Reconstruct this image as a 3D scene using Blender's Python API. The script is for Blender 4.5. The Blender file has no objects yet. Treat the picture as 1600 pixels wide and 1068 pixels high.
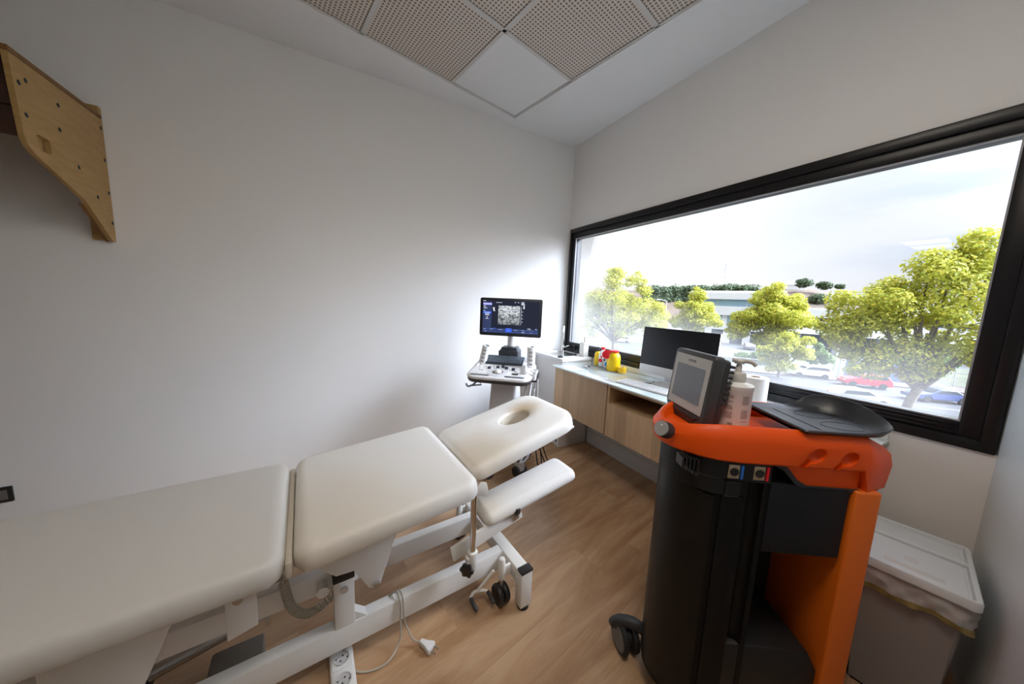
import bpy, bmesh, math, random
from mathutils import Vector, Matrix, noise
from mathutils.geometry import tessellate_polygon
from math import sin, cos, pi, radians as R
random.seed(7)
SC = bpy.context.scene
COL = SC.collection

# ------------------------------------------------------------------ camera
CAM_H = 1.31
def camera():
    psi, th, rh = R(60.994), R(7.353), R(2.245)
    f = Vector((cos(psi)*cos(th), sin(psi)*cos(th), -sin(th)))
    r = Vector((sin(psi), -cos(psi), 0)); u = r.cross(f)
    r2 = cos(rh)*r + sin(rh)*u; u2 = -sin(rh)*r + cos(rh)*u
    cd = bpy.data.cameras.new('camera'); cd.sensor_width = 36; cd.lens = 36*490.46/1600
    cd.clip_start = 0.02; cd.clip_end = 2000
    c = bpy.data.objects.new('camera', cd); COL.objects.link(c)
    m = Matrix((r2, u2, -f)).transposed().to_4x4(); m.translation = (0, 0, CAM_H)
    c.matrix_world = m; SC.camera = c
camera()

# ------------------------------------------------------------------ view, world, sun
SC.view_settings.view_transform = 'Standard'; SC.view_settings.look = 'None'
SC.view_settings.gamma = 1.0; SC.view_settings.exposure = 0.22
SC.view_settings.use_curve_mapping = False

def N(nt, t, loc=None, **kw):
    n = nt.nodes.new(t)
    for k, v in kw.items():
        if k.startswith('i_'): n.inputs[int(k[2:])].default_value = v
        else: setattr(n, k, v)
    return n
def mathn(nt, op, a, b=None, c=None, clamp=False):
    n = nt.nodes.new('ShaderNodeMath'); n.operation = op; n.use_clamp = clamp
    for i, x in enumerate((a, b, c)):
        if x is None: continue
        if isinstance(x, (int, float)): n.inputs[i].default_value = x
        else: nt.links.new(x, n.inputs[i])
    return n.outputs[0]
def mixc(nt, f, a, b, mode='MIX'):
    n = nt.nodes.new('ShaderNodeMix'); n.data_type = 'RGBA'; n.blend_type = mode
    for s, x in ((n.inputs[0], f), (n.inputs[6], a), (n.inputs[7], b)):
        if hasattr(x, 'is_output'): nt.links.new(x, s)
        elif isinstance(x, (int, float)): s.default_value = x
        else: s.default_value = (*x, 1) if len(x) == 3 else x
    return n.outputs[2]
def mapr(nt, v, a, b, c, d, smooth=True):
    n = nt.nodes.new('ShaderNodeMapRange'); n.interpolation_type = 'SMOOTHSTEP' if smooth else 'LINEAR'
    nt.links.new(v, n.inputs[0])
    for i, x in enumerate((a, b, c, d)): n.inputs[i+1].default_value = x
    return n.outputs[0]

SKY_LOW, SKY_HIGH, SKY_VEIL, SUN_E = 0.62, 1.0, 46.0, 0.9
def world():
    w = bpy.data.worlds.new('overcast_sky'); SC.world = w; w.use_nodes = True
    nt = w.node_tree; nt.nodes.clear()
    out = N(nt, 'ShaderNodeOutputWorld'); bg = N(nt, 'ShaderNodeBackground')
    tc = N(nt, 'ShaderNodeTexCoord'); sep = N(nt, 'ShaderNodeSeparateXYZ')
    nt.links.new(tc.outputs['Generated'], sep.inputs[0])
    z = sep.outputs[2]
    # stratus streaks
    mp = N(nt, 'ShaderNodeMapping'); mp.inputs['Scale'].default_value = (1.6, 1.6, 7.0)
    mp.inputs['Rotation'].default_value = (0.12, -0.2, 0)
    nt.links.new(tc.outputs['Generated'], mp.inputs[0])
    no = N(nt, 'ShaderNodeTexNoise'); no.inputs['Scale'].default_value = 1.7; no.inputs['Detail'].default_value = 7
    no.inputs['Roughness'].default_value = 0.55
    nt.links.new(mp.outputs[0], no.inputs['Vector'])
    cl = mapr(nt, no.outputs[0], 0.36, 0.62, 0, 1)
    # towards the sun side (up the street, +y) the veil of cloud is brighter
    dn = N(nt, 'ShaderNodeVectorMath'); dn.operation = 'DOT_PRODUCT'
    nt.links.new(tc.outputs['Generated'], dn.inputs[0]); dn.inputs[1].default_value = (0.5, 0.84, 0.2)
    glow = mapr(nt, dn.outputs['Value'], 0.42, 0.98, 0, 1)
    blue = mixc(nt, glow, (0.55, 0.69, 0.92), (0.98, 1.0, 1.04))
    col = mixc(nt, cl, blue, (0.91, 0.95, 1.03))
    hor = mapr(nt, z, 0.0, 0.16, 1, 0)
    col = mixc(nt, hor, col, (0.97, 0.97, 1.0))
    st = mathn(nt, 'ADD', mathn(nt, 'MULTIPLY', glow, 0.45), SKY_LOW)
    up = mapr(nt, z, 0.42, 0.9, 0, 1)
    st = mathn(nt, 'ADD', st, mathn(nt, 'MULTIPLY', up, SKY_HIGH))
    # the sun stands behind thin cloud off to the side of the street (-y), far outside the picture
    d2 = N(nt, 'ShaderNodeVectorMath'); d2.operation = 'DOT_PRODUCT'
    nt.links.new(tc.outputs['Generated'], d2.inputs[0]); d2.inputs[1].default_value = Vector((cos(R(-45))*cos(R(37)), sin(R(-45))*cos(R(37)), sin(R(37))))
    veil = mathn(nt, 'POWER', mathn(nt, 'MAXIMUM', d2.outputs['Value'], 0.0), 10.0)
    st = mathn(nt, 'ADD', st, mathn(nt, 'MULTIPLY', veil, SKY_VEIL))
    nt.links.new(col, bg.inputs[0]); nt.links.new(st, bg.inputs[1]); nt.links.new(bg.outputs[0], out.inputs[0])
world()
def sun():
    l = bpy.data.lights.new('sun', 'SUN'); l.energy = SUN_E; l.angle = R(6); l.color = (1, 0.95, 0.86)
    o = bpy.data.objects.new('sun', l); COL.objects.link(o)
    o.rotation_euler = (Vector((0.62, 0.25, -0.9))).to_track_quat('-Z', 'Y').to_euler()
sun()
LED_E = 14.0      # added fill panel in the room; the hall's ceiling panels run at half

# ------------------------------------------------------------------ materials
MATS = {}
def mat(name, col, rough=0.5, metal=0.0, coat=0.0, emit=0.0, bump=0.0, bscale=200.0, var=0.0, vscale=6.0, spec=0.5, trans=0.0, alpha=1.0):
    if name in MATS: return MATS[name]
    m = bpy.data.materials.new(name); m.use_nodes = True; nt = m.node_tree
    p = nt.nodes['Principled BSDF']
    p.inputs['Base Color'].default_value = (*col, 1); p.inputs['Roughness'].default_value = rough
    p.inputs['Metallic'].default_value = metal; p.inputs['Coat Weight'].default_value = coat
    p.inputs['Specular IOR Level'].default_value = spec; p.inputs['Transmission Weight'].default_value = trans
    p.inputs['Alpha'].default_value = alpha
    if emit: p.inputs['Emission Color'].default_value = (*col, 1); p.inputs['Emission Strength'].default_value = emit
    tc = N(nt, 'ShaderNodeTexCoord')
    if var:
        n = N(nt, 'ShaderNodeTexNoise'); n.inputs['Scale'].default_value = vscale; n.inputs['Detail'].default_value = 5
        nt.links.new(tc.outputs['Object'], n.inputs['Vector'])
        f = mapr(nt, n.outputs[0], 0.3, 0.7, 1-var, 1+var)
        v = N(nt, 'ShaderNodeVectorMath'); v.operation = 'SCALE'; v.inputs[0].default_value = col
        nt.links.new(f, v.inputs['Scale']); nt.links.new(v.outputs[0], p.inputs['Base Color'])
    if bump:
        n = N(nt, 'ShaderNodeTexNoise'); n.inputs['Scale'].default_value = bscale; n.inputs['Detail'].default_value = 3
        nt.links.new(tc.outputs['Object'], n.inputs['Vector'])
        b = N(nt, 'ShaderNodeBump'); b.inputs['Strength'].default_value = bump; b.inputs['Distance'].default_value = 0.002
        nt.links.new(n.outputs[0], b.inputs['Height']); nt.links.new(b.outputs[0], p.inputs['Normal'])
    MATS[name] = m; return m
def principled(m): return m.node_tree.nodes['Principled BSDF']

M_wall = mat('wall_paint', (0.84, 0.832, 0.82), 0.75, bump=0.25, bscale=350, spec=0.25)
M_wallc = mat('satin_wall_panel', (0.74, 0.80, 0.84), 0.35, spec=0.4)
M_back = mat('hall_paint', (0.20, 0.185, 0.17), 0.8)
M_ceil = mat('ceiling_plaster', (0.80, 0.81, 0.82), 0.85, spec=0.2)
M_tee = mat('ceiling_tee', (0.62, 0.61, 0.59), 0.5)
M_plain = mat('plain_tile', (0.80, 0.81, 0.82), 0.8, bump=0.2, bscale=150)
M_frame = mat('black_window_frame', (0.010, 0.010, 0.012), 0.34, spec=0.35)
M_gasket = mat('frame_gasket', (0.35, 0.35, 0.37), 0.4)
M_white = mat('white_paint', (0.78, 0.78, 0.78), 0.4)
M_steelw = mat('white_powder_coat', (0.82, 0.805, 0.77), 0.38, bump=0.1, bscale=400)
M_black = mat('black_plastic', (0.012, 0.012, 0.013), 0.42)
M_dark = mat('dark_grey_plastic', (0.035, 0.036, 0.04), 0.45, bump=0.15, bscale=500)
M_dgrey = mat('charcoal_shell', (0.005, 0.005, 0.0055), 0.45, spec=0.22, bump=0.15, bscale=500)
M_grey = mat('grey_plastic', (0.35, 0.35, 0.36), 0.45)
M_lgrey = mat('light_grey_plastic', (0.62, 0.62, 0.62), 0.45)
M_chrome = mat('chrome', (0.75, 0.74, 0.72), 0.12, metal=1)
M_steel = mat('brushed_steel', (0.55, 0.55, 0.55), 0.3, metal=1)
M_rubber = mat('rubber', (0.02, 0.02, 0.02), 0.7)
M_orange = mat('orange_shell', (0.90, 0.095, 0.002), 0.42, spec=0.35)
M_orange2 = mat('amber_column', (0.80, 0.16, 0.01), 0.36, coat=0.1)
M_wplast = mat('white_plastic', (0.80, 0.80, 0.80), 0.35)
M_cplast = mat('pale_console_plastic', (0.74, 0.73, 0.73), 0.4)
M_bin = mat('pale_grey_bin', (0.66, 0.70, 0.73), 0.45)
M_cable = mat('beige_cable', (0.50, 0.46, 0.38), 0.5)
M_bcable = mat('black_cable', (0.015, 0.015, 0.016), 0.5)
M_brass = mat('connector_plate', (0.55, 0.45, 0.30), 0.3, metal=1)
M_blue = mat('blue_tag', (0.02, 0.16, 0.6), 0.4)
M_red = mat('red_plastic', (0.78, 0.01, 0.02), 0.4)
M_yellow = mat('yellow_plastic', (0.86, 0.58, 0.0), 0.4)
M_tape = mat('yellow_tape', (0.85, 0.50, 0.01), 0.45)
M_ply = None

def vinyl(name, col, stains=()):
    m = mat(name, col, 0.40, spec=0.42, bump=0.12, bscale=700)
    nt = m.node_tree; p = principled(m); tc = N(nt, 'ShaderNodeTexCoord')
    cur = None
    n = N(nt, 'ShaderNodeTexNoise'); n.inputs['Scale'].default_value = 7; n.inputs['Detail'].default_value = 4
    nt.links.new(tc.outputs['Object'], n.inputs['Vector'])
    for (c, r0, r1, scol, amt) in stains:
        d = N(nt, 'ShaderNodeVectorMath'); d.operation = 'DISTANCE'; d.inputs[1].default_value = c
        nt.links.new(tc.outputs['Object'], d.inputs[0])
        dd = mathn(nt, 'ADD', d.outputs['Value'], mathn(nt, 'MULTIPLY', mathn(nt, 'SUBTRACT', n.outputs[0], 0.5), 0.12))
        f = mapr(nt, dd, r0, r1, amt, 0)
        cur = mixc(nt, f, cur if cur is not None else col, scol)
    if cur is not None: nt.links.new(cur, p.inputs['Base Color'])
    return m

def wood(name, c1, c2, scale=(1.2, 14, 14), rough=0.5, strips=0.0, axis=1):
    m = mat(name, c1, rough, spec=0.35)
    nt = m.node_tree; p = principled(m); tc = N(nt, 'ShaderNodeTexCoord')
    mp = N(nt, 'ShaderNodeMapping'); mp.inputs['Scale'].default_value = scale
    nt.links.new(tc.outputs['Object'], mp.inputs[0])
    n = N(nt, 'ShaderNodeTexNoise'); n.inputs['Scale'].default_value = 3; n.inputs['Detail'].default_value = 8; n.inputs['Roughness'].default_value = 0.6
    n.inputs['Distortion'].default_value = 0.6
    nt.links.new(mp.outputs[0], n.inputs['Vector'])
    f = mapr(nt, n.outputs[0], 0.3, 0.7, 0, 1)
    col = mixc(nt, f, c1, c2)
    if strips:
        sp = N(nt, 'ShaderNodeSeparateXYZ'); nt.links.new(tc.outputs['Object'], sp.inputs[0])
        fl = mathn(nt, 'FLOOR', mathn(nt, 'DIVIDE', sp.outputs[axis], strips))
        wn = N(nt, 'ShaderNodeTexWhiteNoise'); wn.noise_dimensions = '1D'; nt.links.new(fl, wn.inputs['W'])
        k = mapr(nt, wn.outputs[0], 0, 1, 0.84, 1.12, False)
        v = N(nt, 'ShaderNodeVectorMath'); v.operation = 'SCALE'; nt.links.new(col, v.inputs[0]); nt.links.new(k, v.inputs['Scale'])
        col = v.outputs[0]
    nt.links.new(col, p.inputs['Base Color']); return m
M_oak = wood('oak_veneer', (0.62, 0.44, 0.275), (0.52, 0.36, 0.22), (30, 30, 1.6), 0.5, strips=0.098, axis=1)
M_oakin = wood('oak_carcass', (0.52, 0.35, 0.19), (0.45, 0.295, 0.155), (30, 2, 30), 0.5)
M_ply = wood('birch_plywood', (0.42, 0.265, 0.105), (0.36, 0.22, 0.08), (3, 3, 18), 0.45)
M_plyd = wood('plywood_edge', (0.23, 0.115, 0.04), (0.15, 0.07, 0.022), (3, 60, 3), 0.5)
M_darkwood = wood('dark_stained_wood', (0.05, 0.018, 0.009), (0.03, 0.011, 0.005), (3, 3, 20), 0.5)

def floor_mat():
    m = mat('oak_laminate', (0.3, 0.2, 0.1), 0.38, spec=0.45); nt = m.node_tree; p = principled(m)
    tc = N(nt, 'ShaderNodeTexCoord'); mp = N(nt, 'ShaderNodeMapping'); mp.inputs['Rotation'].default_value = (0, 0, -R(11.8))
    nt.links.new(tc.outputs['Object'], mp.inputs[0])
    sp = N(nt, 'ShaderNodeSeparateXYZ'); nt.links.new(mp.outputs[0], sp.inputs[0])
    row = mathn(nt, 'FLOOR', mathn(nt, 'DIVIDE', sp.outputs[1], 0.19))
    wn = N(nt, 'ShaderNodeTexWhiteNoise'); wn.noise_dimensions = '1D'; nt.links.new(row, wn.inputs['W'])
    shift = mathn(nt, 'ADD', sp.outputs[0], mathn(nt, 'MULTIPLY', wn.outputs[0], 1.3))
    colid = mathn(nt, 'FLOOR', mathn(nt, 'DIVIDE', shift, 1.3))
    wn2 = N(nt, 'ShaderNodeTexWhiteNoise'); wn2.noise_dimensions = '2D'
    cb = N(nt, 'ShaderNodeCombineXYZ'); nt.links.new(row, cb.inputs[0]); nt.links.new(colid, cb.inputs[1]); nt.links.new(cb.outputs[0], wn2.inputs['Vector'])
    # grain, offset per plank
    off = N(nt, 'ShaderNodeVectorMath'); off.operation = 'MULTIPLY_ADD'
    nt.links.new(wn2.outputs['Color'], off.inputs[0]); off.inputs[1].default_value = (9, 9, 9); nt.links.new(mp.outputs[0], off.inputs[2])
    g = N(nt, 'ShaderNodeMapping'); g.inputs['Scale'].default_value = (0.62, 3.4, 1); nt.links.new(off.outputs[0], g.inputs[0])
    n = N(nt, 'ShaderNodeTexNoise'); n.inputs['Scale'].default_value = 2.2; n.inputs['Detail'].default_value = 9; n.inputs['Roughness'].default_value = 0.62; n.inputs['Distortion'].default_value = 0.9
    nt.links.new(g.outputs[0], n.inputs['Vector'])
    g2 = N(nt, 'ShaderNodeMapping'); g2.inputs['Scale'].default_value = (2.2, 55, 1); nt.links.new(off.outputs[0], g2.inputs[0])
    n2 = N(nt, 'ShaderNodeTexNoise'); n2.inputs['Scale'].default_value = 2.5; n2.inputs['Detail'].default_value = 4
    nt.links.new(g2.outputs[0], n2.inputs['Vector'])
    f = mapr(nt, n.outputs[0], 0.33, 0.68, 0, 1)
    c = mixc(nt, f, (0.38, 0.215, 0.108), (0.55, 0.36, 0.212))
    streak = mapr(nt, n2.outputs[0], 0.56, 0.76, 0, 0.34)
    c = mixc(nt, streak, c, (0.60, 0.45, 0.31))
    k = mapr(nt, wn2.outputs[0], 0, 1, 0.88, 1.1, False)
    v = N(nt, 'ShaderNodeVectorMath'); v.operation = 'SCALE'; nt.links.new(c, v.inputs[0]); nt.links.new(k, v.inputs['Scale'])
    fr = mathn(nt, 'ABSOLUTE', mathn(nt, 'SUBTRACT', mathn(nt, 'FRACT', mathn(nt, 'DIVIDE', sp.outputs[1], 0.19)), 0.5))
    seam = mapr(nt, fr, 0.493, 0.499, 0, 0.35)
    c = mixc(nt, seam, v.outputs[0], (0.09, 0.05, 0.03))
    nt.links.new(c, p.inputs['Base Color'])
    rr = mapr(nt, n2.outputs[0], 0.3, 0.7, 0.27, 0.40); nt.links.new(rr, p.inputs['Roughness'])
    b = N(nt, 'ShaderNodeBump'); b.inputs['Strength'].default_value = 0.15; b.inputs['Distance'].default_value = 0.001
    nt.links.new(n2.outputs[0], b.inputs['Height']); nt.links.new(b.outputs[0], p.inputs['Normal'])
    return m
M_floor = floor_mat()

def perforated():
    m = mat('perforated_tile', (0.6, 0.55, 0.5), 0.8); nt = m.node_tree; p = principled(m)
    tc = N(nt, 'ShaderNodeTexCoord'); sp = N(nt, 'ShaderNodeSeparateXYZ'); nt.links.new(tc.outputs['Object'], sp.inputs[0])
    fs = []
    for i in (0, 1):
        fr = mathn(nt, 'FRACT', mathn(nt, 'MULTIPLY', mathn(nt, 'ADD', sp.outputs[i], 0.3), 1/0.0206))
        fs.append(mathn(nt, 'ABSOLUTE', mathn(nt, 'SUBTRACT', fr, 0.5)))
    mx = mathn(nt, 'MAXIMUM', fs[0], fs[1])
    f = mapr(nt, mx, 0.235, 0.30, 1, 0)
    c = mixc(nt, f, (0.70, 0.63, 0.565), (0.20, 0.165, 0.14))
    nt.links.new(c, p.inputs['Base Color']); return m
M_perf = perforated()

def pane_mat():
    m = bpy.data.materials.new('window_glass'); m.use_nodes = True; nt = m.node_tree; nt.nodes.clear()
    out = N(nt, 'ShaderNodeOutputMaterial'); tr = N(nt, 'ShaderNodeBsdfTransparent'); gl = N(nt, 'ShaderNodeBsdfGlossy')
    tr.inputs[0].default_value = (0.985, 0.99, 0.995, 1); gl.inputs['Roughness'].default_value = 0.0
    lw = N(nt, 'ShaderNodeLayerWeight'); lw.inputs[0].default_value = 0.25
    fr = mapr(nt, lw.outputs['Fresnel'], 0, 1, 0.022, 0.6, False)
    m1 = N(nt, 'ShaderNodeMixShader'); nt.links.new(fr, m1.inputs[0]); nt.links.new(tr.outputs[0], m1.inputs[1]); nt.links.new(gl.outputs[0], m1.inputs[2])
    # condensation film along the lower edge of the pane, reaching higher towards the far corner
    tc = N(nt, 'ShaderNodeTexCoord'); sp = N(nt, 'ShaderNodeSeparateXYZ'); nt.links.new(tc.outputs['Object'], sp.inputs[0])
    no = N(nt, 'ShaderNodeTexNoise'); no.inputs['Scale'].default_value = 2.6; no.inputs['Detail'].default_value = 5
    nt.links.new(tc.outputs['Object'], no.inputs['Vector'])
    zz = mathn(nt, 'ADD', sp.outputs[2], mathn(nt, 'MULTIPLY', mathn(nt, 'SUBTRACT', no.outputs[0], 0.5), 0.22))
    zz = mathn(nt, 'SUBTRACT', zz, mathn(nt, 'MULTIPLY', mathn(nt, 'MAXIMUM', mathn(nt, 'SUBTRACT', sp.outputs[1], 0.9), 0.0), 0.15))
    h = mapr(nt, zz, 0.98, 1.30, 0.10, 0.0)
    yb = mapr(nt, sp.outputs[1], 1.3, 2.5, 0.0, 0.045)  # sky glare near the far corner, painted into the pane as extra haze
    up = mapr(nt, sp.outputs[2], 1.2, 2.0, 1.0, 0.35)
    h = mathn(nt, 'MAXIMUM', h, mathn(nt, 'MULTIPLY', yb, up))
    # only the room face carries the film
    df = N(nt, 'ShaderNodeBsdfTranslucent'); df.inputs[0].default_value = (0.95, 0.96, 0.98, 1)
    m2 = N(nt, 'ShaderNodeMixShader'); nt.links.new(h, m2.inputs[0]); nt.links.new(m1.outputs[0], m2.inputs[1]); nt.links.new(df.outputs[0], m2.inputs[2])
    nt.links.new(m2.outputs[0], out.inputs[0]); return m
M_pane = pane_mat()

def island_mat(name, cols, rough=0.6, transl=0.35):
    m = mat(name, cols[0], rough, spec=0.25); nt = m.node_tree; p = principled(m)
    g = N(nt, 'ShaderNodeNewGeometry'); r = N(nt, 'ShaderNodeValToRGB')
    els = r.color_ramp.elements
    while len(els) < len(cols): els.new(0.5)
    for i, c in enumerate(cols): els[i].position = i/(len(cols)-1); els[i].color = (*c, 1)
    nt.links.new(g.outputs['Random Per Island'], r.inputs[0]); nt.links.new(r.outputs[0], p.inputs['Base Color'])
    t = N(nt, 'ShaderNodeBsdfTranslucent'); nt.links.new(r.outputs[0], t.inputs[0])
    mx = N(nt, 'ShaderNodeMixShader'); mx.inputs[0].default_value = transl
    nt.links.new(p.outputs[0], mx.inputs[1]); nt.links.new(t.outputs[0], mx.inputs[2])
    nt.links.new(mx.outputs[0], nt.nodes['Material Output'].inputs[0]); return m
M_leaf = island_mat('autumn_plane_leaves', [(0.28, 0.33, 0.05), (0.45, 0.47, 0.065), (0.60, 0.56, 0.08), (0.39, 0.43, 0.06), (0.68, 0.57, 0.075)])
M_leafg = island_mat('green_leaves', [(0.10, 0.17, 0.05), (0.16, 0.25, 0.07), (0.22, 0.30, 0.08)], transl=0.2)
M_leafd = island_mat('dark_leaves', [(0.05, 0.09, 0.04), (0.09, 0.13, 0.06), (0.12, 0.16, 0.08)], transl=0.1)
M_bark = mat('bark', (0.20, 0.16, 0.12), 0.8, var=0.25, vscale=3)

# ------------------------------------------------------------------ mesh helpers
def B(): return bmesh.new()
def merge(bm, tmp, M=None):
    if M is not None: bmesh.ops.transform(tmp, matrix=M, verts=tmp.verts)
    me = bpy.data.meshes.new('t'); tmp.to_mesh(me); tmp.free(); bm.from_mesh(me); bpy.data.meshes.remove(me); return bm
def box(bm, x0, x1, y0, y1, z0, z1, bev=0.0, seg=2, M=None):
    t = bmesh.new(); bmesh.ops.create_cube(t, size=1)
    bmesh.ops.scale(t, vec=(x1-x0, y1-y0, z1-z0), verts=t.verts); bmesh.ops.translate(t, vec=((x0+x1)/2, (y0+y1)/2, (z0+z1)/2), verts=t.verts)
    if bev: bmesh.ops.bevel(t, geom=t.edges[:], offset=bev, segments=seg, affect='EDGES', profile=0.5)
    return merge(bm, t, M)
def prism(bm, pts, t0, t1, axis='z', bev=0.0, seg=2, M=None):
    f = {'z': lambda a, b, t: (a, b, t), 'y': lambda a, b, t: (a, t, b), 'x': lambda a, b, t: (t, a, b)}[axis]
    t = bmesh.new(); n = len(pts)
    lo = [t.verts.new(f(a, b, t0)) for a, b in pts]; hi = [t.verts.new(f(a, b, t1)) for a, b in pts]
    t.faces.new(lo); t.faces.new(hi[::-1])
    for i in range(n): t.faces.new((lo[i], hi[i], hi[(i+1) % n], lo[(i+1) % n]))
    bmesh.ops.recalc_face_normals(t, faces=t.faces)
    if bev: bmesh.ops.bevel(t, geom=t.edges[:], offset=bev, segments=seg, affect='EDGES', profile=0.5, clamp_overlap=True)
    return merge(bm, t, M)
def frame_from(d):
    d = Vector(d).normalized(); a = Vector((0, 0, 1)) if abs(d.z) < 0.95 else Vector((1, 0, 0))
    x = a.cross(d).normalized(); return x, d.cross(x), d
def loft(bm, rings, cap=True, closed=True):
    vs = [[bm.verts.new(p) for p in r] for r in rings]
    for a, b in zip(vs, vs[1:]):
        n = len(a)
        for i in range(n if closed else n-1): bm.faces.new((a[i], a[(i+1) % n], b[(i+1) % n], b[i]))
    if cap: bm.faces.new(vs[0][::-1]); bm.faces.new(vs[-1])
    return vs
def tube(bm, path, r, seg=10, cap=True):
    path = [Vector(p) for p in path]; rings = []
    x, y, d = frame_from(path[1]-path[0])
    for i, p in enumerate(path):
        a = path[max(i-1, 0)]; b = path[min(i+1, len(path)-1)]; d = (b-a).normalized()
        x = (x - d*x.dot(d)).normalized(); y = d.cross(x)
        rr = r[i] if isinstance(r, (list, tuple)) else r
        rings.append([p + x*rr*cos(2*pi*k/seg) + y*rr*sin(2*pi*k/seg) for k in range(seg)])
    loft(bm, rings, cap); return bm
def cyl(bm, p0, p1, r, seg=20, bev=0.0):
    p0, p1 = Vector(p0), Vector(p1)
    if bev:
        d = (p1-p0).normalized()
        return tube(bm, [p0, p0+d*bev*0.3, p0+d*bev, p1-d*bev, p1-d*bev*0.3, p1], [r-bev, r-bev*0.3, r, r, r-bev*0.3, r-bev], seg)
    return tube(bm, [p0, p1], r, seg)
def lathe(bm, prof, origin=(0, 0, 0), d=(0, 0, 1), seg=28):
    o = Vector(origin); x, y, d = frame_from(d)
    rings = [[o + d*h + x*max(r, 1e-4)*cos(2*pi*k/seg) + y*max(r, 1e-4)*sin(2*pi*k/seg) for k in range(seg)] for r, h in prof]
    loft(bm, rings); return bm
def spline(pts, n=8):
    P = [Vector(p) for p in pts]; P = [P[0]*2-P[1]] + P + [P[-1]*2-P[-2]]; out = []
    for i in range(1, len(P)-2):
        for k in range(n):
            t = k/n; a, b, c, d = P[i-1:i+3]
            out.append(0.5*((2*b)+(c-a)*t+(2*a-5*b+4*c-d)*t*t+(3*b-a-3*c+d)*t**3))
    out.append(P[-2]); return out
def torus(bm, c, d, R0, r, seg=28, ts=8):
    c = Vector(c); x, y, d = frame_from(d); rings = []
    for k in range(seg):
        e = x*cos(2*pi*k/seg)+y*sin(2*pi*k/seg)
        rings.append([c+e*(R0+r*cos(2*pi*j/ts))+d*r*sin(2*pi*j/ts) for j in range(ts)])
    vs = [[bm.verts.new(p) for p in r_] for r_ in rings]
    for i in range(seg):
        a, b = vs[i], vs[(i+1) % seg]
        for j in range(ts): bm.faces.new((a[j], a[(j+1) % ts], b[(j+1) % ts], b[j]))
    return bm
def rrect(x0, x1, y0, y1, r, n=8, m=0):
    """rounded rectangle, counter-clockwise; r may be 4 radii (x1y1, x0y1, x0y0, x1y0)"""
    rs = r if isinstance(r, (list, tuple)) else [r]*4; out = []
    for (cx, cy, a0, rr) in ((x1, y1, 0, rs[0]), (x0, y1, 90, rs[1]), (x0, y0, 180, rs[2]), (x1, y0, 270, rs[3])):
        sx = -1 if cx == x1 else 1; sy = -1 if cy == y1 else 1
        for k in range(n+1):
            a = R(a0+90*k/n); out.append((cx+sx*rr+rr*cos(a), cy+sy*rr+rr*sin(a)))
    if m:                                          # extra points along the straight runs
        o2 = []
        for i, p in enumerate(out):
            q = out[(i+1) % len(out)]; o2.append(p)
            if i % (n+1) == n: o2 += [(p[0]+(q[0]-p[0])*k/(m+1), p[1]+(q[1]-p[1])*k/(m+1)) for k in range(1, m+1)]
        out = o2
    return out
def inset(pts, d):
    n = len(pts); out = []
    for i in range(n):
        a, b = Vector(pts[i-1]), Vector(pts[(i+1) % n]); t = (b-a)
        if t.length < 1e-9: t = Vector((1, 0))
        t.normalize(); out.append((pts[i][0]-t.y*d, pts[i][1]+t.x*d))
    return out
def slab(bm, outline, prof, M=None, top=None):
    """outline swept through (inset, z) steps, closed above and below"""
    t = bmesh.new(); loft(t, [[(x, y, z) for x, y in inset(outline, d)] for d, z in prof])
    bmesh.ops.recalc_face_normals(t, faces=t.faces); return merge(bm, t, M)

OFF = {}
def link(name, bm, m, parent=None, smooth=40):
    if parent is not None and parent.name in OFF: bmesh.ops.translate(bm, vec=-OFF[parent.name], verts=bm.verts)
    me = bpy.data.meshes.new(name); bm.normal_update(); bm.to_mesh(me); bm.free()
    if smooth:
        me.shade_smooth(); me.set_sharp_from_angle(angle=R(smooth))
    me.materials.append(m)
    o = bpy.data.objects.new(name, me); COL.objects.link(o)
    if parent is not None:
        o.parent = parent
        if parent.name in OFF: OFF[o.name] = OFF[parent.name]
    return o
def obj(name, bm, m, parent=None, label=None, smooth=40):
    o = link(name, bm, m, parent, smooth)
    if label: o['label'] = label
    return o
def thing(name, label, cat, loc=(0, 0, 0), rot=0.0, group=None, off=None):
    o = bpy.data.objects.new(name, None); COL.objects.link(o); o.empty_display_size = 0.05
    o.location = loc; o.rotation_euler = (0, 0, rot); o['label'] = label; o['category'] = cat
    if group: o['group'] = group
    if off is not None: OFF[o.name] = Vector(off)
    return o
def tag(o, label, cat, group=None, kind=None):
    o['label'] = label; o['category'] = cat
    if group: o['group'] = group
    if kind: o['kind'] = kind
    return o
def struct(name, bm, m, parent=None, smooth=0, label=None):
    o = link(name, bm, m, parent, smooth)
    if parent is None: o['kind'] = 'structure'
    if label: o['label'] = label
    return o
def copy_tree(o, parent=None):
    c = o.copy(); COL.objects.link(c)
    if parent is not None: c.parent = parent
    for ch in list(o.children): copy_tree(ch, c)
    return c

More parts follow.
